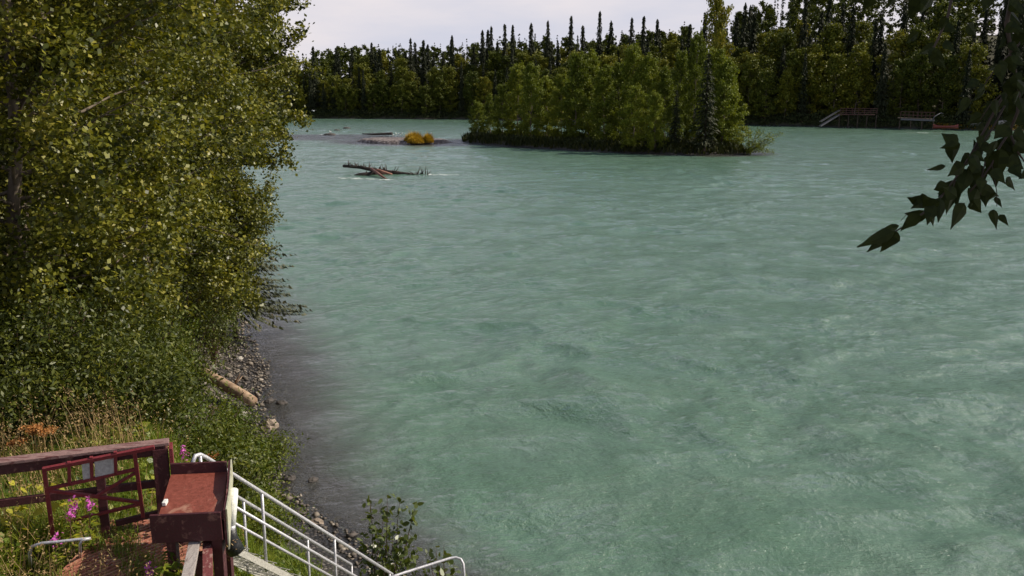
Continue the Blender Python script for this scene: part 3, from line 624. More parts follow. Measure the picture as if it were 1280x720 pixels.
# ------------------------------------------------------------------ island and gravel bar ground
def mound(name, c, rx, ry, rf, top, mat, n=90, edge=-.5):
    th = np.linspace(0, 2 * np.pi, n, endpoint=False); rr = np.array([0, .3, .55, .75, .86, .93, .97, 1.0, 1.04]); V = []; Fc = []
    ax = np.array([48.0, -49.0]); ax /= np.hypot(*ax)
    for r_ in rr:
        for a in th:
            # march out to the outline
            if rf is island_r:
                u, v = (31.8 * np.cos(a), 11.5 * np.sin(a)); k = (abs(np.cos(a)) ** 2.6 + np.sin(a) ** 2) ** -.5
                x = c[0] + (ax[0] * u - ax[1] * v) * r_ * k; y = c[1] + (ax[1] * u + ax[0] * v) * r_ * k
                w = 1 - .035 * float(wob(x, y, .5, 2)); x = c[0] + (x - c[0]) * w; y = c[1] + (y - c[1]) * w
            else:
                dx = rx * np.cos(a) * r_; x = c[0] + dx; y = c[1] - .25 * dx + ry * np.sin(a) * r_
                w = 1 - .05 * float(wob(x, y, .5, 5)); x = c[0] + (x - c[0]) * w; y = c[1] + (y - c[1]) * w
            z = top * (1 - ss(r_, .6 if top < .6 else .88, 1.0)) + (edge if r_ > 1.01 else (-.02 if r_ > .99 else .0)) + (.05 * float(wob(x, y, .9, 1)) if r_ < .95 else 0)
            V.append((x, y, z))
    for i in range(len(rr) - 1):
        for j in range(n): Fc.append((i * n + j, i * n + (j + 1) % n, (i + 1) * n + (j + 1) % n, (i + 1) * n + j))
    mb = MB(); mb.add(V, Fc); o = mb.build(name, mat, None, True); o['kind'] = 'structure'; return o
mound('island_ground', (14., 167.), 35, 11.5, island_r, .8, M['ground'])
t = NT('bar_gravel'); p_ = t.pos(); v = t.n('ShaderNodeTexVoronoi', {'Vector': p_, 'Scale': 3.})
M['bar'] = t.finish(t.n('ShaderNodeBsdfPrincipled', {'Base Color': t.ramp(t.n('ShaderNodeSeparateColor', {0: v.outputs['Color']}).outputs[0], [(0, (.06, .045, .04)), (.7, (.14, .11, .10)), (1, (.32, .28, .26))]), 'Roughness': .8, 'Normal': t.bump(v.outputs[0], .1)}).outputs[0])
mound('gravel_bar', tuple(BAR_C), 9.2, 7.5, bar_r, .62, M['bar'])
def blades(P0, rng, hgt, w, lean=.35, droop=.25, seg=2):
    n = len(P0); az = rng.uniform(0, 2 * np.pi, n); d = np.stack([np.cos(az), np.sin(az), 0 * az], -1); s = np.stack([-np.sin(az), np.cos(az), 0 * az], -1)
    hh = hgt * rng.uniform(.55, 1.15, (n, 1)); ww = w * rng.uniform(.7, 1.3, (n, 1)) / 2; ln = lean * rng.uniform(.2, 1.3, (n, 1)) * hh
    up = np.array([0, 0, 1.]); m1 = P0 + up * hh * .55 + d * ln * .35; tp = P0 + up * hh * (1 - droop * rng.uniform(0, 1, (n, 1))) + d * ln
    return np.concatenate([np.stack([P0 - s * ww, P0 + s * ww, m1 + s * ww * .8, m1 - s * ww * .8], 1), np.stack([m1 - s * ww * .8, m1 + s * ww * .8, tp + s * ww * .1, tp - s * ww * .1], 1)])
rng = np.random.default_rng(31)
pts = []
while len(pts) < 9000:
    x = rng.uniform(-22, 50, 4000); y = rng.uniform(135, 200, 4000); r_ = island_r(x, y); m_ = (r_ < .985) & ((r_ > .78) | (rng.uniform(size=4000) < .25))
    pts += [(a, b, .8 * (1 - float(ss(q, .88, 1.)))) for a, b, q in zip(x[m_], y[m_], r_[m_])]
o = np_mesh('bank_grass', blades(np.array(pts[:9000]), rng, 1.25, .22, .5, .3), 4, M['isl_grass']); tag(o, 'dark rank grass fringing the edge of the island', 'grass', None, 'stuff')
# overhanging bush low at the right tip of the island
rng = np.random.default_rng(33); bx = thing('overhanging_bush', 'low spreading bush leaning over the water at the right tip of the island', 'bush', (36.6, 143.6, .2)); st = MB(); pts = []
for k in range(16):
    e = np.array([rng.uniform(-.6, 5.6), rng.uniform(-1.5, 1), rng.uniform(-.1, 3.9)]); m_ = e * .5 + np.array([0, 0, .5]); bp = np.array([e * 0, m_, e]); st.tube(bp, [.06, .035, .01], 4, False)
    n = 150; tt = rng.uniform(.3, 1, n) * 2; i1 = np.minimum(tt.astype(int), 1); pts.append(bp[i1] + (bp[i1 + 1] - bp[i1]) * (tt - i1)[:, None] + rng.normal(size=(n, 3)) * .28)
st.build('stems', M['dark_bark'], bx); np_mesh('foliage', leaves(np.concatenate(pts), rng, .2, .4, .6), 4, M['isl_leaf'], bx)
# golden grass clump on the bar
i_ = 0; gb = P(519, 178, .35); rng = np.random.default_rng(35)
for (dx, dy, r_, h_, n, lab) in [(-.4, 1.6, 1.8, 2.0, 2000, 'brownish golden grass clump at the back of the gravel bar'), (.2, -.9, 1.6, 1.2, 2200, 'bright orange gold grass clump at the front of the gravel bar'), (2.4, .3, 1.0, 1.7, 1300, 'small golden grass clump at the right of the gravel bar')]:
    a = rng.uniform(0, 6.28, n); q = np.sqrt(rng.uniform(0, 1, n)) * r_; P0 = np.stack([q * np.cos(a), q * np.sin(a), 0 * q], -1)
    hv = (h_ * (1.08 - (q / r_) ** 2.2 * .75) * (1 + .12 * np.sin(3 * a + i_)))[:, None]; i_ += 2
    o = np_mesh('golden_grass_clump', blades(P0, rng, hv, .13, .5, .3), 4, M['gold']); o.location = (gb.x + dx, gb.y + dy, .3)
    o.data.materials[0] = M['gold']; tag(o, lab, 'grass clump', 'golden grass clumps on the gravel bar')

# ------------------------------------------------------------------ snag in the river and driftwood
def spiky(mb, pts, rad, rng, n, L, r=.02):
    pts = np.array(pts)
    for _ in range(n):
        f_ = rng.uniform(0.03, .97) * (len(pts) - 1); i = int(f_); p0 = pts[i] + (pts[i + 1] - pts[i]) * (f_ - i); d = rvec(rng, 1)[0]; d[2] = abs(d[2]) * 1.2; l = L * rng.uniform(.4, 1.2)
        mb.tube([p0, p0 + d * l * .6, p0 + d * l + np.array([0, 0, .05])], [r * 1.6, r, r * .4], 4, False)
rng = np.random.default_rng(51); sb = Vector((-15.2, 109.0, 0)); sn = thing('river_snag', 'dark spiky dead tree stranded in the current with foam at its foot', 'dead tree', tuple(sb))
ml = [PY(429, 207.5, 110.5), PY(450, 209, 110), PY(470, 213, 109.5), PY(496, 216, 109), PY(520, 219, 108.6), PY(537, 220.5, 108.3)]
lp = rel(ml, sb); mb = MB(); mb.tube(lp, [.17, .20, .24, .22, .15, .06], 9); spiky(mb, lp, .2, rng, 80, .85, .045); mb.build('trunk', M['snag'], sn, True)
br = rel([PY(440, 224, 108.0), PY(450, 219, 108), PY(462, 217.5, 108.2), PY(474, 213, 109)], sb); mb = MB(); mb.tube(br, [.40, .30, .25, .22], 9); spiky(mb, br, .2, rng, 8, .5, .03); mb.build('root', M['snag'], sn, True)
br = rel([PY(464, 211, 109), PY(473, 217, 106), PY(490, 229, 101.2)], sb); mb = MB(); mb.tube(br, [.17, .15, .06], 7); mb.build('branch', M['snag_red'], sn, True)
mb = MB()
for k, (a, b, c_) in enumerate([((463, 219), (472, 212.5), (490, 218)), ((466, 221), (476, 214), (486, 221)), ((470, 220), (482, 216), (494, 221))]):
    q = rel([PY(*a, 108.6), PY(*b, 108.4), PY(*c_, 108.2)], sb); mb.tube(q, [.2, .17, .12], 7)
mb.build('root', M['snag_red'], sn, True)
dl = thing('driftwood_log', 'thin dark driftwood pole lying left of the gravel bar', 'log', tuple(P(472, 167.5, 0))); q = rel([P(453, 167.3, .35), P(465, 167.8, .4), P(478, 167.4, .45), P(490, 167, .6)], dl.location)
mb = MB(); mb.tube(q, [.12, .2, .25, .3], 7); spiky(mb, q, .2, rng, 14, .7, .05); mb.build('trunk', M['snag'], dl, True)
for i, (px, py, s, lab) in enumerate([(412, 169, .9, 'low rock with a pale top out in the river, leftmost near the shoal'), (421, 163, .5, 'small dark rock breaking the water between the two shoal rocks'), (433, 160.5, .7, 'small rock farthest upstream breaking the water'), (466, 175.5, .5, 'dark rock at the left end of the gravel bar')]):
    p0 = P(px, py, 0); mb = MB(); mb.ball((0, 0, 0), (s * 1.6, s, s * .55), rng, 10, 7, .18); o = mb.build('river_rock', M['rock_dark'], None, True); o.location = p0; tag(o, lab, 'rock', 'rocks breaking the river surface')

# gulls
def gull(loc, rz, lab, fly=False, grp='gulls resting on the gravel bar'):
    o = thing('gull', lab, 'bird', tuple(loc), grp, rz); k = 1.25; mb = MB()
    mb.tube([(-.30 * k, 0, .20 * k), (-.18 * k, 0, .20 * k), (0, 0, .20 * k), (.14 * k, 0, .25 * k), (.20 * k, 0, .32 * k), (.25 * k, 0, .345 * k), (.30 * k, 0, .335 * k)], [.02, .06 * k, .095 * k, .07 * k, .045 * k, .05 * k, .02], 9)
    mb.build('body', M['gull_white'], o, True); bk = MB(); bk.tube([(.29 * k, 0, .335 * k), (.37 * k, 0, .32 * k)], [.014, .005], 5); bk.build('beak', M['beak'], o)
    for s in (-1, 1):
        w = MB()
        if fly: w.add([(.08, s * .05, .30), (.16, s * .35, .45), (.02, s * .8, .40), (-.06, s * .35, .43), (-.12, s * .05, .29), (.08, s * .05, .275), (.16, s * .35, .43), (.02, s * .8, .39), (-.06, s * .35, .415), (-.12, s * .05, .27)], [(0, 1, 3, 4), (1, 2, 3), (5, 9, 8, 6), (6, 8, 7), (0, 5, 6, 1), (1, 6, 7, 2), (2, 7, 8, 3), (3, 8, 9, 4)])
        else: w.ball((-.10, s * .10, .28), (.27, .035, .08), None, 10, 6)
        w.build('wing', M['gull_grey'], o, True)
        if not fly: l = MB(); l.tube([(0, s * .04, 0), (.0, s * .04, .17)], .012, 5); l.build('leg', M['beak'], o)
    return o
rng = np.random.default_rng(61)
gl_ = [(480, 169, 'gull beside the middle of the driftwood pole'), (487, 168.6, 'gull at the thick end of the driftwood pole'), (491, 170, 'gull just right of the driftwood pole'), (495, 168.3, 'gull in the middle of the row left of the golden grass'), (499, 169.6, 'gull second from the golden grass on its left side'), (502, 168.2, 'gull touching the left side of the golden grass'),
       (531, 178.5, 'gull standing in front of the golden grass'), (538, 168.5, 'gull right behind the small golden clump'), (546, 178.6, 'gull near the right end of the gravel bar'), (551, 178, 'gull at the very right end of the gravel bar'), (413, 166, 'gull perched on the leftmost river rock')]
for i, (px, py, lab) in enumerate(gl_):
    z = .28 if i < 10 else .5; p0 = P(px, py, z); 
    if i < 10: z = .5 * (1 - float(ss(float(bar_r(p0.x, p0.y)), .6, 1.))) ; p0 = P(px, py, z)
    gull(p0, rng.uniform(0, 6.28), lab)
gull(PY(392, 140, 230), 2.4, 'white gull flying low over the river beside the left tree', True, 'flying gulls')
gull(PY(545, 79, 250), .6, 'upper of two white gulls flying before the far forest', True, 'flying gulls')
gull(PY(548, 88, 245), 2.8, 'lower of two white gulls flying before the far forest', True, 'flying gulls')

# ------------------------------------------------------------------ docks on the far bank
def rail_run(a, b, posts, hgt, mat, nm, parent, boards=3, th=.09):
    a = Vector(a); b = Vector(b)
    for i in range(posts):
        q = a.lerp(b, i / (posts - 1)); m_ = MB(); m_.box(q + Vector((0, 0, hgt / 2)), (.12, .12, hgt)); m_.build('post', mat, parent)
    for k in range(boards):
        z = hgt * (k + 1) / boards - .06; m_ = MB(); m_.bar(a + Vector((0, -.08, z)), b + Vector((0, -.08, z)), th * .6, .16); m_.build('rail', mat, parent)
YD = 252.
a = PY(1050, 142.5, YD); b = PY(1096, 142.5, YD - 4); d1 = thing('river_dock', 'raised dock with red board railing and grey stairs on the far bank', 'dock', (a.x, a.y, 0))
A = Vector((0, 0, a.z)); B = Vector((b.x - a.x, b.y - a.y, a.z))
m_ = MB(); m_.bar(A + Vector((0, 1.5, -.12)), B + Vector((0, 1.5, -.12)), 3.2, .2); m_.build('deck', M['redwood'], d1)
rail_run(A, B, 7, 1.55, M['redwood'], 'rail', d1)
for i in range(5):
    q = A.lerp(B, i / 4); m_ = MB(); m_.box((q.x, q.y + .2, a.z / 2 - .2), (.2, .2, a.z - .1)); m_.build('leg', M['dark_bark'], d1)
e = PY(1026, 157, YD - 3) - Vector((a.x, a.y, 0))
for dz, nm in ((-.15, 'stringer'), (1.0, 'handrail')):
    for dy in (0, 1.3):
        m_ = MB(); m_.bar(A + Vector((0, dy, dz)), Vector((e.x, e.y + dy, e.z + dz)), .12, .32 if nm == 'stringer' else .1); m_.build(nm, M['farsteel'], d1)
m_ = MB()
for i in range(1, 16): q = A.lerp(Vector(e), i / 16); m_.box((q.x, q.y + .65, q.z), (.35, 1.2, .05))
m_.build('treads', M['farsteel'], d1)
a = PY(1126, 149, 240); b = PY(1168, 150.5, 236); d2 = thing('river_dock', 'low dock with dark railing and a pale steel beam right of the red railed dock', 'dock', (a.x, a.y, 0))
A = Vector((0, 0, a.z)); B = Vector((b.x - a.x, b.y - a.y, b.z)); m_ = MB(); m_.bar(A, B, .2, .42); m_.build('beam', M['farsteel'], d2)
m_ = MB(); m_.bar(A + Vector((0, 1.7, .3)), B + Vector((0, 1.7, .3)), 3., .15); m_.build('deck', M['dark_bark'], d2)
rail_run(A + Vector((0, .3, .3)), B + Vector((0, .3, .3)), 9, 1.7, M['redwood'], 'rail', d2, 2)
for i in range(4):
    q = A.lerp(B, i / 3); m_ = MB(); m_.box((q.x, q.y + .5, q.z / 2 - .3), (.18, .18, q.z)); m_.build('leg', M['dark_bark'], d2)
e = PY(1179, 141, 238) - Vector((a.x, a.y, 0)); m_ = MB(); m_.tube([B + Vector((-.6, 0, 0)), B + Vector((0, 0, 1.0)), (e.x - .6, e.y, e.z), (e.x, e.y, e.z - .2)], .10, 6); m_.build('handrail', M['farsteel'], d2, True)
# red boat hull pulled up beside the dock
c0 = PY(1182, 158.5, 231); cb = thing('red_canoe', 'red canoe pulled up at the waterline beside the low dock', 'canoe', (c0.x, c0.y, max(.1, c0.z - .4)), None, R(-14)); V = []; Fc = []; n = 13
for i in range(n):
    u = i / (n - 1) * 2 - 1; w = .48 * (1 - abs(u) ** 2.2) + .01; x = u * 2.9; zt = .62 + .45 * abs(u) ** 3
    for (a_, z_) in ((-1, zt), (-.85, .25), (-.3, 0), (.3, 0), (.85, .25), (1, zt), (.93, zt), (.75, .28), (.25, .05), (-.25, .05), (-.75, .28), (-.93, zt)): V.append((x, a_ * w, z_))
for i in range(n - 1):
    for j in range(12): Fc.append((i * 12 + j, i * 12 + (j + 1) % 12, (i + 1) * 12 + (j + 1) % 12, (i + 1) * 12 + j))
mb = MB(); mb.add(V, Fc); mb.build('hull', M['canoe'], cb, True)
mb = MB(); [mb.bar((x, -.36, .6), (x, .36, .6), .2, .04) for x in (-1.2, 1.2)]; mb.build('seat', M['dark_bark'], cb)
# pale stones in the sunlit clearing behind the hanging leaves
rng = np.random.default_rng(65)
for i, (px, py, s, lab) in enumerate([(1238, 157, 1.1, 'pale boulder in the sunlit clearing, left of the pair behind the leaves'), (1262, 156, 1.5, 'pale boulder in the sunlit clearing, right of the pair behind the leaves')]):
    x = PY(px, py, 234).x; y = float(far_y(x)) + 5; mb = MB(); mb.ball((0, 0, .3), (s * 1.6, s, s * .7), rng, 10, 7, .15); o = mb.build('boulder', M['rock_pale'], None, True); o.location = (x, y, G(x, y)); tag(o, lab, 'rock')
m_ = []
for k in range(2200):
    x = rng.uniform(112, 132); y = float(far_y(x)) + rng.uniform(.8, 11); m_.append((x, y, G(x, y)))
o = np_mesh('clearing_grass', blades(np.array(m_), rng, .5, .2), 4, M['gold']); tag(o, 'sunlit yellow grass of the clearing on the far bank behind the hanging leaves', 'grass', None, 'stuff')

# ------------------------------------------------------------------ near shore: log, rocks, pebbles
a = P(268, 474, .75); b = P(317, 502, .38); lg = thing('driftwood_log', 'thick barkless log stranded above the gravel patch with short branch stubs', 'log', tuple(a.lerp(b, .5)))
a2 = a + (a - b) * .35; q = rel([a2, a, a.lerp(b, .35), a.lerp(b, .7), b], lg.location); mb = MB(); mb.tube(q, [.17, .185, .18, .175, .15], 14); mb.build('trunk', M['drift'], lg, True)
mb = MB(); q = rel([P(293, 482, .55), P(297, 473, .8), P(300, 467, 1.0)], lg.location); mb.tube(q, [.035, .025, .01], 6); q = rel([P(295, 480, .6), P(303, 470, .8)], lg.location); mb.tube(q, [.025, .008], 6)
q = rel([P(306, 493, .5), P(303, 488, .75)], lg.location); mb.tube(q, [.03, .012], 6); mb.build('branch_stubs', M['drift'], lg, True)
a = P(262, 522, .9); dk = thing('dead_branch', 'forked bare branch in the hollow below the stranded log', 'branch', tuple(a)); mb = MB()
mb.tube(rel([P(262, 524, .8), P(266, 514, 1.0), P(275, 506, 1.15)], a), [.04, .03, .01], 6); mb.tube(rel([P(256, 510, 1.0), P(268, 509, 1.0), P(281, 512, .9)], a), [.02, .025, .012], 6); mb.build('branch_wood', M['drift'], dk, True)
rng = np.random.default_rng(71)
rocks = [(302, 520, .17, 'rock_pale', 'round pale stone at the end of the stranded log'), (336, 530, .26, 'rock', 'angular brown rock in the shallows below the log'), (352, 501, .13, 'rock_dark', 'small dark rock in the water right of the log end, outer of the pair'), (337, 498, .13, 'rock_dark', 'small dark rock in the water right of the log end, inner of the pair'),
 (333, 464, .10, 'rock_dark', 'tiny dark stone in the water off the gravel patch'), (300, 448, .10, 'rock_pale', 'pale stone at the top of the gravel patch'), (331, 572, .22, 'rock', 'tan rock in the cluster at the waterline, uppermost'), (325, 587, .20, 'rock_dark', 'dark wet rock at the centre of the waterline cluster'), (337, 590, .15, 'rock_dark', 'dark flat rock right of the centre of the waterline cluster'),
 (309, 591, .28, 'rock', 'broad brown rock at the left of the waterline cluster'), (322, 600, .14, 'rock', 'small tan rock at the bottom of the waterline cluster'), (311, 611, .16, 'rock_pale', 'pinkish pale rock just above the handrail'), (339, 604, .13, 'rock_dark', 'dark rock at the water edge below the cluster'), (361, 594, .13, 'rock_dark', 'half sunken rock out in the shallows'), (391, 596, .11, 'rock_dark', 'outermost half sunken rock in the shallows'), (335, 563, .10, 'rock', 'small tan rock above the uppermost cluster rock'), (347, 575, .1, 'rock_dark', 'small dark stone right of the uppermost cluster rock'), (372, 640, .16, 'rock_dark', 'dark rock at the waterline beyond the middle of the handrail'), (395, 652, .13, 'rock', 'small brown rock at the waterline beyond the lower handrail')]
for i, (px, py, s, m_, lab) in enumerate(rocks):
    p0 = P(px, py, .1); z = max(-.02, G(p0.x, p0.y)); mb = MB(); rr = Matrix.Rotation(rng.uniform(0, 6), 3, 'Z'); mb.ball((0, 0, 0), (s * 1.35, s * .95, s * .72), rng, 9, 7, .2, rr)
    o = mb.build('shore_rock', M[m_], None, False); o.location = (p0.x, p0.y, z + s * .25); tag(o, lab, 'rock', 'rocks along the near waterline')
n = 26000; x = rng.uniform(-13, 2, n); y = rng.uniform(12, 40, n); s_ = s_near(x, y); k = (s_ > -1.0) & (s_ < np.where((y > 25) & (y < 34), 2.6, .45)); x, y, s_ = x[k], y[k], s_[k]
z = ground(x, y); sz = rng.uniform(.02, .065, len(x)) * np.where(rng.uniform(size=len(x)) < .06, 2, 1)
oct_ = np.array([(1, 0, 0), (0, 1, 0), (-1, 0, 0), (0, -1, 0), (0, 0, .65), (0, 0, -.65)]) 
mb = MB(); a_ = rng.uniform(0, 6.28, len(x)); base = np.stack([x, y, z + sz * .2], -1); V = np.zeros((len(x), 6, 3))
for j in range(6):
    c_, s2 = np.cos(a_), np.sin(a_); vx, vy, vz = oct_[j]; jj = rng.uniform(.7, 1.3, len(x))
    V[:, j] = base + np.stack([(vx * c_ * 1.3 - vy * s2) * sz * jj, (vx * s2 * 1.3 + vy * c_) * sz * jj, vz * sz * jj], -1)
tri = np.array([(0, 1, 4), (1, 2, 4), (2, 3, 4), (3, 0, 4), (1, 0, 5), (2, 1, 5), (3, 2, 5), (0, 3, 5)])
me = bpy.data.meshes.new('shore_pebbles'); me.vertices.add(len(x) * 6); me.vertices.foreach_set('co', V.astype(np.float32).ravel()); idx = (np.arange(len(x))[:, None, None] * 6 + tri[None]).astype(np.int32)
me.loops.add(idx.size); me.loops.foreach_set('vertex_index', idx.ravel()); me.polygons.add(idx.size // 3); me.polygons.foreach_set('loop_start', np.arange(idx.size // 3, dtype=np.int32) * 3); me.update(calc_edges=True); me.materials.append(M['pebble'])
o = bpy.data.objects.new('shore_pebbles', me); COL.objects.link(o); tag(o, 'grey brown pebbles and shingle along the near waterline', 'pebbles', None, 'stuff')

# ------------------------------------------------------------------ fence, gate, tray, walkway
ZD = 4.7
fa = P(0, 577, 5.7); fb = P(203, 553, 5.7); fd = (fb - fa).normalized(); fn = Vector((-fd.y, fd.x, 0)); left = fa - fd * 2.6
fe = thing('wooden_fence', 'dark maroon wooden fence with a weathered top rail at the lower left', 'fence', (fb.x, fb.y, ZD)); O = fe.location
mb = MB(); mb.bar(rel([left - Vector((0, 0, .075))], O)[0], rel([fb + fd * .02 - Vector((0, 0, .075))], O)[0], .11, .11); mb.build('rail', M['maroon'], fe, bevel=.006)
mb = MB(); mb.bar(rel([left - Vector((0, 0, .0))], O)[0], rel([fb + fd * .07], O)[0], .16, .035); mb.build('rail_cap', M['rail_top'], fe, bevel=.005)
la = PP(0, 628, fa, fn); lb = PP(196, 604, fb, fn); lz = lb.z; mb = MB(); mb.bar(rel([la - fd * 2.6], O)[0], rel([lb], O)[0], .05, .085); mb.build('rail', M['maroon'], fe, bevel=.004)
mb = MB(); mb.box(rel([Vector((fb.x, fb.y, 5.66 - .7)) - fd * .03], O)[0], (.16, .16, 1.38), Matrix.Rotation(math.atan2(fd.y, fd.x), 3, 'Z')); mb.build('post', M['maroon'], fe, bevel=.006)
mb = MB(); mb.box(rel([Vector((fb.x, fb.y, 5.675 - .7)) + fd * .083], O)[0], (.04, .2, 1.36), Matrix.Rotation(math.atan2(fd.y, fd.x), 3, 'Z')); mb.build('side_board', M['gate'], fe, bevel=.004)
mp_ = PP(127, 610, fa, fn); mb = MB(); mb.box(rel([Vector((mp_.x, mp_.y, 4.95))], O)[0], (.09, .09, .98), Matrix.Rotation(math.atan2(fd.y, fd.x), 3, 'Z')); mb.build('post', M['maroon'], fe, bevel=.004)
mb = MB(); mb.bar(rel([PP(145, 654, fa, fn)], O)[0], rel([PP(203, 640, fa, fn)], O)[0], .05, .06); mb.build('rail', M['maroon'], fe)
# leaning gate frame: a plane in front of the fence, tipped back onto it
g0 = P(64, 664, 4.85); gn = (fn + Vector((0, 0, .18))).normalized(); gp = lambda x, y: PP(x, y, g0, gn)
gt = thing('gate_frame', 'rusty red metal gate frame with cross braces leaning on the fence', 'gate', tuple(g0)); O2 = gt.location
def gb_(name, p, q, w, mat='gate', par=gt):
    m_ = MB(); m_.bar(rel([gp(*p)], O2)[0], rel([gp(*q)], O2)[0], w, w, up=tuple(gn)); return m_.build(name, M[mat], par, bevel=.003)
gb_('top_bar', (53, 587), (193, 559), .042); gb_('middle_bar', (60, 611), (172, 586), .034); gb_('stile', (55, 586), (66, 668), .042); gb_('stile', (168, 565), (179, 646), .040)
for x in (87, 115, 145): gb_('divider', (x - 1, 587 - (x - 60) * .22 - 4), (x, 610 - (x - 60) * .222 + 2), .034)
gb_('brace', (62, 613), (177, 628), .034); gb_('brace', (171, 590), (120, 620), .030); gb_('bottom_bar', (92, 650), (179, 629), .032)
m_ = MB(); c_ = [gp(118, 577), gp(142, 572), gp(143, 591), gp(119, 596)]; c_ = rel(c_, O2); gnn = np.array(gn) * .006; m_.add([np.array(v) + gnn for v in c_] + [np.array(v) - gnn for v in c_], [(0, 1, 2, 3), (7, 6, 5, 4), (0, 4, 5, 1), (1, 5, 6, 2), (2, 6, 7, 3), (3, 7, 4, 0)]); m_.build('panel', M['plate'], gt)
m_ = MB(); c_ = [gp(102, 580), gp(114, 578), gp(115, 597), gp(104, 600)]; c_ = rel(c_, O2); m_.add([np.array(v) + gnn for v in c_] + [np.array(v) - gnn for v in c_], [(0, 1, 2, 3), (7, 6, 5, 4), (0, 4, 5, 1), (1, 5, 6, 2), (2, 6, 7, 3), (3, 7, 4, 0)]); m_.build('panel', M['plate'], gt)
# fish cleaning tray
ZT = 5.46
NL, NR, FR, FL = P(196, 652, ZT), P(277, 650, ZT), P(284, 589, ZT), P(214, 592, ZT)
tb = thing('cleaning_tray', 'red wooden fish cleaning tray with raised rims standing beside the fence post', 'tray', ((NL.x + FR.x) / 2, (NL.y + FR.y) / 2, ZD - .3)); O3 = tb.location
def slab(pts, thick, nrm=None):
    pts = [Vector(p) for p in pts]; nn = (pts[1] - pts[0]).cross(pts[3] - pts[0]).normalized() if nrm is None else Vector(nrm); m_ = MB(); a = [np.array(p) for p in pts]; b = [np.array(p - nn * thick) for p in pts]
    return m_.add(a + b, [(0, 1, 2, 3), (7, 6, 5, 4), (0, 4, 5, 1), (1, 5, 6, 2), (2, 6, 7, 3), (3, 7, 4, 0)])
m_ = slab(rel([NL, NR, FR, FL], O3), .03); m_.build('tray_floor', M['tray'], tb)
up = lambda v, z: Vector((v.x, v.y, z))
ud = (NR - NL).normalized(); vd = (FL - NL).normalized()
nl2 = NL - ud * .06; nr2 = NR + ud * .0
m_ = slab(rel([up(nl2, 5.26), up(nr2, 5.26), up(nr2, 5.53), up(nl2, 5.53)], O3), .035, (0, -1, 0)); 
m_ = MB(); m_.bar(rel([up(nl2, 5.385)], O3)[0], rel([up(nr2, 5.40)], O3)[0], .035, .29); m_.build('front_board', M['maroon'], tb, bevel=.004)
m_ = MB(); m_.bar(rel([up(FL, 5.50)], O3)[0], rel([up(FR, 5.50)], O3)[0], .035, .15); m_.build('back_board', M['maroon'], tb, bevel=.004)
m_ = MB(); sr = (FR - NR); rd = sr.normalized(); off = Vector((rd.y, -rd.x, 0)) * .02
V0 = [up(NR, 5.2) + off, up(FR, 5.36) + off, up(FR, 5.585) + off, up(NR.lerp(FR, .55), 5.585) + off * 1.6, up(NR.lerp(FR, .38), 5.535) + off * 1.3, up(NR, 5.56) + off]
V1 = [v + off * 1.1 for v in V0]; m_.add(rel(V0 + V1, O3), [(5, 4, 3, 2, 1, 0), (6, 7, 8, 9, 10, 11), (0, 1, 7, 6), (1, 2, 8, 7), (2, 3, 9, 8), (3, 4, 10, 9), (4, 5, 11, 10), (5, 0, 6, 11)]); m_.build('side_board', M['maroon'], tb)
V0 = [v + off * 1.15 + Vector((0, 0, .006)) for v in V0]; V0[0] = V0[0] + Vector((.0, 0, -.06)); V1 = [v + off * .7 for v in V0]; m_ = MB(); m_.add(rel(V0 + V1, O3), [(5, 4, 3, 2, 1, 0), (6, 7, 8, 9, 10, 11), (0, 1, 7, 6), (1, 2, 8, 7), (2, 3, 9, 8), (3, 4, 10, 9), (4, 5, 11, 10), (5, 0, 6, 11)]); m_.build('side_sheet', M['board'], tb)
for (q, w) in ((NL + ud * .12 + vd * .08, .09), (NR - ud * .05 + vd * .06, .10), (FR - ud * .05 - vd * .08, .09), (FL + ud * .05 - vd * .08, .09)):
    zb = G(q.x, q.y) - .3; m_ = MB(); m_.box(rel([Vector((q.x, q.y, (zb + 5.42) / 2))], O3)[0], (w, w, 5.42 - zb)); m_.build('leg', M['maroon'], tb, bevel=.004)
cp = P(206, 624, 5.52); m_ = MB(); m_.box(rel([up(cp, 5.485)], O3)[0], (.04, .09, .04), Matrix.Rotation(.1, 3, 'Z')); m_.build('hinge_block', M['white'], tb, bevel=.006)
# drain chute: white pipe ending in a black rubber elbow
pa = P(286, 628, 5.35) + off * 2.; pb = P(283, 664, 5.05) + off * 2; ch = thing('drain_pipe', 'white drain pipe with a black rubber end hanging at the right side of the tray', 'pipe', tuple(pa))
m_ = MB(); m_.tube(rel([pa + Vector((-.02, .12, .08)), pa, pb], pa), [.045, .048, .048], 20); m_.build('pipe', M['white'], ch, True)
m_ = MB(); m_.tube(rel([pb + Vector((0, 0, .03)), P(282, 672, 4.97) + off * 2, P(286, 682, 4.88) + off * 2, P(291, 690, 4.80) + off * 2], pa), [.06, .08, .09, .085], 20); m_.build('elbow', M['black'], ch, True)
m_ = MB(); q = rel([pb + Vector((0, 0, .06))], pa)[0]; m_.tube([q, (q[0], q[1], q[2] - .05)], .054, 20); m_.build('clamp', M['alu'], ch, True)
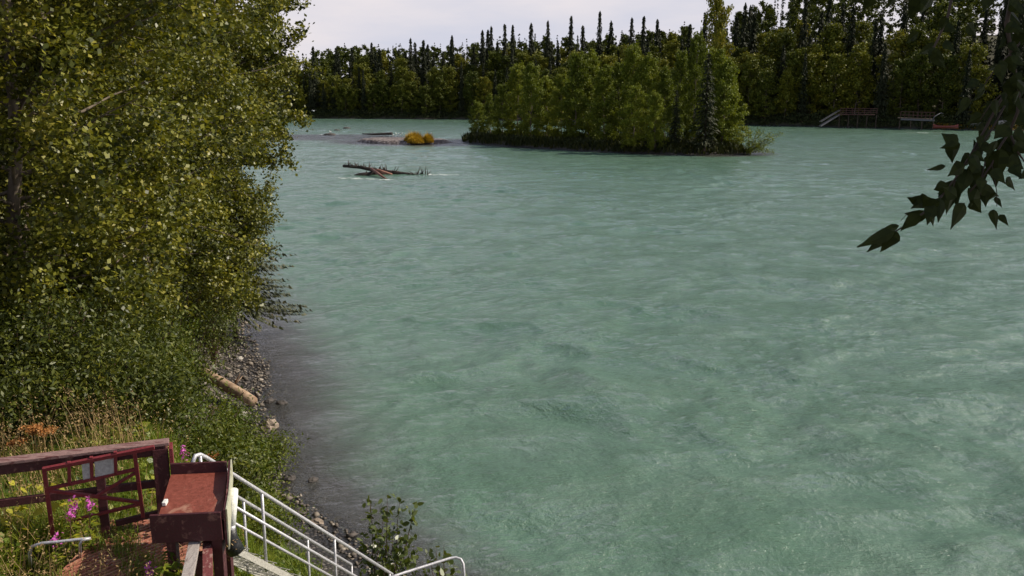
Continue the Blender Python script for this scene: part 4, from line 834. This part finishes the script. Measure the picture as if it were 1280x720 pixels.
# old handrail boards running from the tray to the viewer
a = P(246, 664, 5.22); b = P(232, 735, 5.22); b2 = b + (b - a) * 1.2; hr = thing('old_handrail', 'weathered grey plank handrail running from under the tray towards the viewer', 'handrail', tuple(up(b, ZD))); O4 = hr.location
m_ = MB(); m_.bar(rel([a], O4)[0], rel([b2], O4)[0], .105, .04); m_.build('top_plank', M['old_wood'], hr, bevel=.004)
m_ = MB(); a3 = P(259, 672, 5.16); b3 = P(260, 735, 5.16); b3 = b3 + (b3 - a3) * 1.2; m_.bar(rel([a3], O4)[0], rel([b3], O4)[0], .09, .05); m_.build('side_plank', M['flaky'], hr, bevel=.004)
for q in (a.lerp(b2, .12), a.lerp(b2, .9)): m_ = MB(); zb = G(q.x, q.y) - .2; m_.box(rel([Vector((q.x + .06, q.y, (zb + 5.13) / 2))], O4)[0], (.1, .1, 5.13 - zb)); m_.build('post', M['maroon'], hr)
# rusty grating walkway seen through the grass
wa = [P(212, 652, ZD), P(140, 655, ZD), P(20, 760, ZD), P(215, 760, ZD)]
wk = thing('grating_walkway', 'rusty red metal grating walkway overgrown with grass in front of the gate', 'walkway', tuple(up(wa[1], ZD))); O5 = wk.location
m_ = MB(); wx = Vector((1, .0, 0)); x0, x1, y0, y1 = -4.6, -3.35, 6.6, 9.75
def clipbar(px_, py_, dx, dy, L, w, h_, z):
    m_.bar((px_ - O5.x, py_ - O5.y, z), (px_ + dx * L - O5.x, py_ + dy * L - O5.y, z), w, h_)
ang = R(50)
dx, dy = math.cos(ang), math.sin(ang)
k = x0 - 3.2
while k < x1:
    # line through (k, y0) in direction (dx,dy), clipped to the rectangle
    t0 = max(0, (x0 - k) / dx); t1 = min((y1 - y0) / dy, (x1 - k) / dx)
    if t1 > t0 + .05: clipbar(k + dx * t0, y0 + dy * t0, dx, dy, t1 - t0, .022, .02, -.01)
    k += .085
k = x0
while k < x1 + 3.2:
    t0 = max(0, (k - x1) / dx); t1 = min((y1 - y0) / dy, (k - x0) / dx)
    if t1 > t0 + .05: clipbar(k - dx * t0, y0 + dy * t0, -dx, dy, t1 - t0, .010, .012, -.022)
    k += .19
m_.build('grating', M['rust'], wk)
m_ = MB(); [m_.bar((a_[0] - O5.x, a_[1] - O5.y, -.05), (b_[0] - O5.x, b_[1] - O5.y, -.05), .04, .10) for a_, b_ in (((x0, y0), (x1, y0)), ((x0, y1), (x1, y1)), ((x0, y0), (x0, y1)), ((x1, y0), (x1, y1)))]; m_.build('edge_frame', M['rust'], wk)
# small white pipe hoop in the grass
hp = P(60, 690, 4.85); ho = thing('pipe_hoop', 'small white bent pipe hoop sticking out of the grass at the lower left', 'pipe', tuple(hp)); m_ = MB()
m_.tube(rel([P(38, 708, 4.6), P(37, 692, 4.95), P(40, 683, 5.05), P(52, 679, 5.08), P(75, 677, 5.08), P(100, 674, 5.08), P(113, 673, 5.08)], hp), .015, 10); m_.build('pipe', M['alu'], ho, True)
m_ = MB(); m_.tube(rel([P(113, 673, 5.08), P(103, 675, 5.09), P(100, 681, 5.03), P(100, 700, 4.6)], hp), .015, 10); m_.build('leg', M['alu'], ho, True)

# ------------------------------------------------------------------ aluminium stairs
s0 = Vector((-3.44, 9.54, 0)); sd = Vector((1.56, 3.64, 0)); sL = sd.length; sdn = sd.normalized(); sp = Vector((-sdn.y, sdn.x, 0))
stt = thing('metal_stairs', 'silver pipe railed stairs going down the bank to the water', 'stairs', (s0.x, s0.y, 4.7)); OS = stt.location
def S3(t_, w_, z_): return s0 + sd * t_ + sp * w_ + Vector((0, 0, z_ - 3.5 * t_))
RT = .020
pts_ = [S3(-.015, 0, 5.0), S3(-.028, 0, 5.30), S3(-.03, 0, 5.44), S3(-.018, 0, 5.54), S3(.0, 0, 5.59), S3(.02, 0, 5.60), S3(.05, 0, 5.60)] + [S3(t_, 0, 5.6) for t_ in (.1, .5, 1.0)]
m_ = MB(); m_.tube(rel(pts_, OS), RT * 1.15, 12); m_.build('handrail', M['alu'], stt, True)
m_ = MB(); m_.tube(rel([S3(.10, .75, 5.3), S3(.10, .75, 5.5), S3(.12, .75, 5.59), S3(.16, .75, 5.6), S3(1.0, .75, 5.6)], OS), RT * 1.15, 12); m_.build('handrail', M['alu'], stt, True)
for w_ in (0, .75): m_ = MB(); m_.tube(rel([S3(.12 if w_ else 0., w_, 5.19), S3(1.0, w_, 5.19)], OS), RT, 10); m_.build('mid_rail', M['alu'], stt, True)
for w_, t_ in ((0, .0), (0, .25), (0, .62), (0, .98), (.75, .385), (.75, .72), (.75, 1.0)):
    m_ = MB(); m_.tube(rel([S3(t_, w_, 5.6), S3(t_, w_, 4.55)], OS), RT * .9, 10); m_.build('post', M['alu'], stt, True)
for w_ in (-.02, .77): m_ = MB(); m_.bar(rel([S3(-.02, w_, 4.62)], OS)[0], rel([S3(1.02, w_, 4.62)], OS)[0], .03, .075); m_.build('stringer', M['tread'], stt)
for i in range(16):
    q = S3((i + .5) / 16, .375, 4.66); m_ = MB(); rot = Matrix.Rotation(math.atan2(sdn.y, sdn.x), 3, 'Z')
    for j in range(5): c_ = rel([q + sdn * (-.10 + j * .046)], OS)[0]; m_.box(c_, (.007, .74, .009), rot)
    for j in range(8): c_ = rel([q + sp * (-.33 + j * .094)], OS)[0]; m_.box((c_[0], c_[1], c_[2] - .004), (.20, .006, .008), rot)
    m_.build('tread', M['tread'], stt)
# top platform beside the tray and lower landing
m_ = MB(); rot = Matrix.Rotation(math.atan2(sdn.y, sdn.x), 3, 'Z')
for j in range(17): c_ = rel([S3(0, .375, 4.68) - sdn * (.03 + j * .06)], OS)[0]; m_.box(c_, (.008, .78, .009), rot)
m_.build('top_landing', M['tread'], stt)
ld = thing('landing_rail', 'silver pipe rail of the lower landing turning down at its outer end', 'railing', (-1.8, 13.25, 1.2)); OL = ld.location
q = [P(486, 722, 2.1), P(495, 719.5, 2.1), P(505, 716, 2.1), P(562, 698, 2.1), P(570, 696.8, 2.1), P(576, 699, 2.08), P(579, 705, 2.02), P(580, 716, 1.9), P(581, 760, 1.25)]
m_ = MB(); m_.tube(rel(q, OL), RT * 1.1, 12); m_.build('handrail', M['alu'], ld, True)
m_ = MB(); m_.tube(rel([P(505, 752, 1.7), P(580, 728, 1.7)], OL), RT, 10); m_.build('mid_rail', M['alu'], ld, True)
m_ = MB(); [m_.box((dx_, -.75, 0), (.025, 1.5, .03)) for dx_ in np.arange(-.4, .9, .04)]; m_.build('landing_floor', M['tread'], ld)
for dx_ in (-.4, .85):
    m_ = MB(); m_.tube([(dx_, -.05, 0), (dx_, -.05, -1.4)], .04, 10); m_.build('leg', M['alu'], ld, True)

# ------------------------------------------------------------------ ground vegetation near the fence
rng = np.random.default_rng(91)
def scatter(n, x0, x1, y0, y1, smin, smax):
    x = rng.uniform(x0, x1, n); y = rng.uniform(y0, y1, n); s_ = s_near(x, y); k = (s_ > smin) & (s_ < smax)
    x, y = x[k], y[k]; return np.stack([x, y, ground(x, y)], -1)
def instairs(p, m=.1):
    v = p[:, :2] - np.array([s0.x, s0.y]); a_ = v @ np.array([sdn.x, sdn.y]); b_ = v @ np.array([sp.x, sp.y]); return (a_ > -1.2) & (a_ < sL + .3) & (b_ > -m) & (b_ < .75 + m)
def patch(p, s, sd_, lo): return wob(p[:, 0], p[:, 1], s, sd_) > lo
g1 = scatter(120000, -9.5, 0, 6.2, 21, 1.5, 14); wl = (g1[:, 0] > -4.55) & (g1[:, 0] < -3.4) & (g1[:, 1] < 9.5); g1 = g1[(~instairs(g1) | (rng.uniform(size=len(g1)) < .5)) & (~wl | (rng.uniform(size=len(g1)) < .9))]
gw = np.stack([rng.uniform(-4.6, -3.4, 9000), rng.uniform(6.6, 9.7, 9000), np.full(9000, 4.66)], -1); gw = gw[wob(gw[:, 0], gw[:, 1], 3.1, 3) > .05 + .9 * (gw[:, 0] + 4.2)]; gw = gw[rng.uniform(size=len(gw)) < .6]
big = patch(g1, .9, 7, .1)
GR = np.concatenate([blades(gw, rng, .17, .010, .9, .5), blades(g1[big], rng, .52, .014, .7, .5), blades(g1[~big], rng, .30, .014, .7, .4)])
o = np_mesh('grass', GR, 4, M['grass']); tag(o, 'long yellow green grass around the fence and down the bank', 'grass', None, 'stuff')
g2 = scatter(2300, -8, -3.2, 6.4, 12.5, 4.6, 12); g2 = g2[~instairs(g2)]; V = blades(g2, rng, .82, .008, .45, .1)
hd = V[len(g2):, 2] ; q = leaves(np.repeat(hd, 7, 0) + rng.normal(size=(len(hd) * 7, 3)) * np.array([.015, .015, .06]), rng, .03, .3, .4)
o = np_mesh('seed_grass', np.concatenate([V, q]), 4, M['straw']); tag(o, 'pale straw coloured seeding grass stalks around the walkway', 'grass', None, 'stuff')
g3 = scatter(52000, -9, 0, 6.2, 23, 1.3, 12); g3 = g3[patch(g3, 1.1, 3, -.35)]; e3 = scatter(16000, -4.5, .3, 9.5, 16, .5, 7); e3 = e3[instairs(e3, .9)]; g3 = np.concatenate([g3[~instairs(g3, 0)], e3])
wl = (g3[:, 0] > -4.6) & (g3[:, 0] < -3.4) & (g3[:, 1] < 9.5); g3 = g3[~wl]; g3[:, 2] += rng.uniform(.02, .30, len(g3))
o = np_mesh('ground_cover', leaves(g3, rng, .095, .4, .62, .7, 6), 6, M['herb']); tag(o, 'broad leaved yellow green herbs covering the bank', 'herbs', None, 'stuff')

def fireweed(px, py, z, sd_, lab, h_=.75, bloom=True, leafy=1.):
    r_ = np.random.default_rng(sd_); tp_ = P(px, py, z); base = Vector((tp_.x + r_.uniform(-.06, .06), tp_.y - r_.uniform(0, .08), z - h_)); o = thing('fireweed', lab, 'flower', tuple(base), 'pink fireweed in the grass' if bloom else None)
    e = np.array(tp_ - base); st = MB(); st.tube([e * 0, e * .5 + r_.normal(size=3) * .01, e], [.006, .005, .003], 5, False); st.build('stem', M['twig'], o)
    n = int(46 * leafy); f_ = r_.uniform(.1, .82 if bloom else .98, n); az = r_.uniform(0, 6.28, n); L = .15 * (1.15 - f_ * .6); V = []
    for k in range(n):
        c_ = e * f_[k]; d = np.array([math.cos(az[k]), math.sin(az[k]), .25]); s_ = np.array([-math.sin(az[k]), math.cos(az[k]), 0]) * .014; V.append([c_, c_ + d * L[k] * .4 + s_, c_ + d * L[k] - np.array([0, 0, .03]), c_ + d * L[k] * .4 - s_])
    np_mesh('leaves', np.array(V), 4, M['herb'], o)
    if bloom:
        q = e + r_.normal(size=(38, 3)) * np.array([.024, .024, .045]) - np.array([0, 0, .04]); np_mesh('blossom', leaves(q, r_, .034, .3, .8), 4, M['pink'], o)
fireweed(111, 624, 5.25, 1, 'pink fireweed blooming in front of the gate cross brace'); fireweed(88, 637, 5.2, 2, 'pink fireweed blooming at the left of the gate brace'); fireweed(69, 671, 5.1, 3, 'faded pink fireweed at the foot of the gate left stile')
fireweed(185, 708, 5.0, 4, 'pink fireweed low on the grating walkway below the tray'); fireweed(229, 562, 5.4, 5, 'pink fireweed behind the curved end of the handrail'); fireweed(93, 628, 5.22, 12, 'small pink fireweed between the two blooms on the gate', .6)
for i, (px, py, lab) in enumerate([(212, 686, 'leafy green willowherb under the front of the tray'), (222, 700, 'leafy green willowherb beside the grey plank handrail'), (205, 706, 'leafy green willowherb at the lower left of the tray')]): fireweed(px, py, 5.15, 30 + i, lab, .5, False, 1.5)
def umbel(px, py, z, sd_, lab):
    r_ = np.random.default_rng(sd_); tp_ = P(px, py, z); h_ = max(.5, z - G(tp_.x, tp_.y)); base = Vector((tp_.x, tp_.y, z - h_)); o = thing('cow_parsnip', lab, 'plant', tuple(base), 'dry brown cow parsnip heads'); e = np.array([0, 0, h_]); st = MB(); st.tube([e * 0, e * .9], [.012, .007], 6, False); q = []
    for k in range(16):
        az = r_.uniform(0, 6.28); rr = r_.uniform(.03, .15); c_ = e + np.array([math.cos(az) * rr, math.sin(az) * rr, .03 - rr * .3]); st.tube([e * .9, c_], [.003, .002], 3, False); q.append(c_ + r_.normal(size=(22, 3)) * np.array([.022, .022, .012]))
    st.build('stem', M['straw'], o); np_mesh('umbel_head', leaves(np.concatenate(q), r_, .028, .3, .8, .8), 4, M['umbel'], o)
umbel(42, 534, 5.35, 1, 'dry orange brown cow parsnip head beyond the fence, upper of the left pair'); umbel(25, 552, 5.2, 2, 'dry rusty cow parsnip head just above the fence rail, lower of the left pair'); umbel(54, 538, 5.3, 5, 'small dry cow parsnip head right of the upper one'); umbel(267, 570, 3.6, 3, 'dry brown cow parsnip head behind the curved handrail')
for i, (px, py, s, lab) in enumerate([(20, 640, .13, 'yellow leafed plant by the fence at the left edge of the picture'), (12, 646, .1, 'small yellow leafed plant lowest at the left edge'), (80, 629, .10, 'yellow leafed plant seen through the gate'), (38, 612, .1, 'yellow green leafed plant between the fence rails')]):
    p0 = P(px, py, 5.05); r_ = np.random.default_rng(200 + i); o = thing('yellow_herb', lab, 'plant', (p0.x, p0.y, 4.6), 'yellowed herbs by the fence'); st = MB(); st.tube([(0, 0, 0), (0, 0, .45)], [.007, .003], 5, False); st.build('stem', M['straw'], o)
    np_mesh('leaves', leaves(np.array([0, 0, .42]) + r_.normal(size=(14, 3)) * np.array([s, s, .04]), r_, .10, .4, .6, .8, 6), 6, M['yellow'], o)

# ------------------------------------------------------------------ cottonwood whose branch hangs in at the upper right
cw = Vector((6.6, 3.6, 0)); cw.z = G(6.6, 3.6); ct = thing('cottonwood_tree', 'dark cottonwood whose leafy branch hangs into the upper right corner', 'tree', tuple(cw)); rng = np.random.default_rng(123)
tmb, pts = broadleaf(rng, 15 - cw.z, 2.6, .55, 40, 15000, .11, .22, 7, 'oval', .2); 
tmb.build('trunk', M['dark_bark'], ct, True)
w_ = pts + np.array(cw); el = w_ - np.array([0, 0, H]); dz = el[:, 1] * math.cos(PITCH) - el[:, 2] * math.sin(PITCH); keep = (el[:, 0] / np.maximum(dz, .1) > .60) | (w_[:, 2] > 13.2)
pts = pts[keep]
shade_clump = np.array([4.6, 5.2, 12.9]) + rng.normal(size=(9000, 3)) * np.array([.85, .75, .55]) - np.array(cw)  # unseen leaf clump added towards the sun to shade the hanging branch
np_mesh('crown', leaves(np.concatenate([pts, shade_clump]), rng, .13, .3, .75, .1), 4, M['hang'], ct)
YB = 3.7
B3 = lambda l, y=YB: [np.array(PY(a, b, y + (c_[0] if c_ else 0))) - np.array(cw) for a, b, *c_ in l]
lines = [([(1300, -90), (1268, -20), (1258, 30), (1266, 80), (1274, 110), (1272, 140), (1262, 165)], .010), ([(1266, 100), (1248, 130), (1232, 160), (1212, 196), (1195, 222), (1178, 244)], .006), ([(1256, 132), (1238, 165), (1222, 185), (1205, 205)], .004),
 ([(1178, 244), (1165, 258), (1152, 268), (1140, 274), (1128, 284), (1118, 290)], .005), ([(1262, 165), (1248, 186), (1240, 205), (1228, 222), (1212, 240)], .005), ([(1232, 200), (1225, 232), (1226, 244)], .003), ([(1195, 222), (1190, 240), (1187, 256)], .003), ([(1262, 165), (1272, 190), (1290, 215)], .005),
 ([(1195, -30), (1185, 20), (1172, 50), (1166, 62), (1168, 76)], .006), ([(1300, 20), (1270, 60), (1245, 85), (1228, 110)], .004), ([(1140, 274), (1133, 268), (1126, 276)], .002), ([(1240, 205), (1246, 240), (1246, 258)], .002), ([(1290, 100), (1262, 110), (1240, 128), (1225, 150)], .003)]
hb = MB()
for l, r_ in lines:
    q = np.array(B3([(a, b, (0 if i == 0 else .0) ) for i, (a, b) in enumerate(l)])); hb.tube(q, np.linspace(r_, r_ * .55, len(q)), 6)
a_ = np.array(PY(1300, -90, YB)) - np.array(cw); hb.tube([a_, a_ + (np.array([5.2, 3.6, 12.2]) - np.array(cw) - a_) * .5 + np.array([0, 0, .3]), np.array([6.6, 3.6, 12.6]) - np.array(cw)], [.012, .025, .05], 8)
hb.build('hanging_branch', M['dark_bark'], ct, True)
# leaves: (tip px, tip py, base px, base py, half width px)
LV = [(1066, 311, 1118, 290, 8), (1080, 318, 1116, 288, 9), (1098, 318, 1122, 290, 10), (1084, 300, 1124, 282, 6), (1122, 292, 1150, 268, 8), (1127, 266, 1158, 272, 9), (1131, 246, 1158, 254, 9), (1136, 262, 1162, 248, 9), (1150, 240, 1170, 262, 9), (1158, 284, 1168, 256, 8), (1172, 282, 1178, 252, 8), (1155, 213, 1182, 208, 4), (1165, 238, 1186, 232, 8),
 (1186, 291, 1206, 254, 10), (1182, 270, 1192, 238, 10), (1198, 262, 1190, 225, 12), (1174, 165, 1198, 180, 9), (1172, 186, 1200, 180, 6), (1190, 208, 1192, 176, 12), (1182, 222, 1206, 206, 9), (1200, 246, 1210, 212, 12), (1222, 254, 1226, 222, 12), (1212, 262, 1222, 236, 10), (1232, 262, 1232, 232, 9), (1246, 290, 1242, 262, 6), (1262, 284, 1250, 268, 4.5), (1254, 262, 1244, 246, 4),
 (1244, 240, 1250, 186, 13), (1230, 206, 1246, 176, 12), (1222, 188, 1236, 160, 10), (1262, 206, 1258, 170, 13), (1240, 176, 1262, 158, 10), (1282, 214, 1262, 196, 10), (1278, 226, 1266, 206, 8), (1252, 150, 1270, 130, 9), (1232, 150, 1246, 128, 10), (1216, 240, 1228, 210, 10), (1206, 228, 1222, 206, 9), (1290, 180, 1266, 168, 12), (1284, 160, 1268, 140, 12), (1256, 122, 1276, 104, 9),
 (1148, 20, 1166, -8, 13), (1134, 26, 1152, -2, 10), (1130, 56, 1148, 40, 8), (1170, 42, 1186, 20, 8), (1184, 88, 1166, 64, 8), (1160, 82, 1170, 60, 8), (1196, 66, 1180, 52, 8), (1180, 2, 1210, -10, 8), (1228, 18, 1240, -8, 8), (1194, 148, 1212, 122, 6), (1212, 130, 1232, 112, 5), (1246, 64, 1266, 40, 8), (1240, 92, 1260, 80, 8), (1290, 60, 1268, 40, 10), (1285, 20, 1262, 0, 10), (1270, 96, 1262, 70, 7), (1222, 48, 1210, 30, 7), (1205, 112, 1224, 100, 6), (1216, 172, 1226, 196, 7), (1228, 268, 1216, 250, 8), (1176, 232, 1196, 246, 9), (1206, 190, 1226, 214, 10), (1250, 224, 1236, 206, 9), (1270, 240, 1258, 222, 7)]
V = []; cv = np.array(cw)
lrg = np.random.default_rng(5)
for l, r_ in lines:
    for (a, b), (c_, d_) in zip(l[:-1], l[1:]):
        for k in range(int(math.hypot(c_ - a, d_ - b) / 14) + 1):
            f_ = lrg.uniform(); bx_, by = a + (c_ - a) * f_, b + (d_ - b) * f_
            if bx_ < 1150 or lrg.uniform() < (.2 if by < 120 else .3): continue
            an = lrg.uniform(.2, 2.9); L_ = lrg.uniform(16, 30); LV.append((bx_ + math.cos(an) * L_, by + math.sin(an) * L_, bx_, by, L_ * .26))
for a, b, c_, d_, e_ in [(1060, 6, 1080, -6, 6), (1078, 14, 1092, -4, 7), (1096, 4, 1106, -10, 6), (1108, 12, 1120, -8, 7), (1144, 6, 1150, -14, 8), (1068, 10, 1074, -10, 5)]: LV.append((a, b, c_, d_, e_))
for i, (tx, ty, bx_, by, hw) in enumerate(LV):
    tx, ty = bx_ + (tx - bx_) * .90, by + (ty - by) * .90; yy = YB + rng.uniform(-.16, .16); T_ = np.array(PY(tx, ty, yy + rng.uniform(-.05, .05))); B_ = np.array(PY(bx_, by, yy)); ax = T_ - B_; L_ = np.linalg.norm(ax); ax /= L_
    sd2 = np.cross(ax, np.array([0, 1., 0])); sd2 /= np.linalg.norm(sd2); tl = rng.uniform(-.7, .7); sd2 = sd2 * math.cos(tl) + np.array([0, 1., 0]) * math.sin(tl); w = hw * 1.08 * YB / F; fo = np.array([0, 1., 0]) * w * rng.uniform(.15, .5)
    prof = [(0, .04), (.08, .62), (.22, 1.), (.40, .92), (.6, .62), (.8, .28), (1., .02)]
    for s_ in (-1, 1):
        pr = [B_ + ax * L_ * u + sd2 * w * q * s_ + fo * q + np.array([0, 0, rng.uniform(-.002, .002)]) for u, q in prof]; md = [B_ + ax * L_ * u for u, q in prof]
        for k in range(6): V.append([md[k] - cv, md[k + 1] - cv, pr[k + 1] - cv, pr[k] - cv])
np_mesh('hanging_leaves', np.array(V), 4, M['hang'], ct)
for o in list(bpy.data.objects):
    if o.get('label') == 'x':
        for c_ in list(o.children): bpy.data.objects.remove(c_)
        bpy.data.objects.remove(o)
print('objects', len(bpy.data.objects))
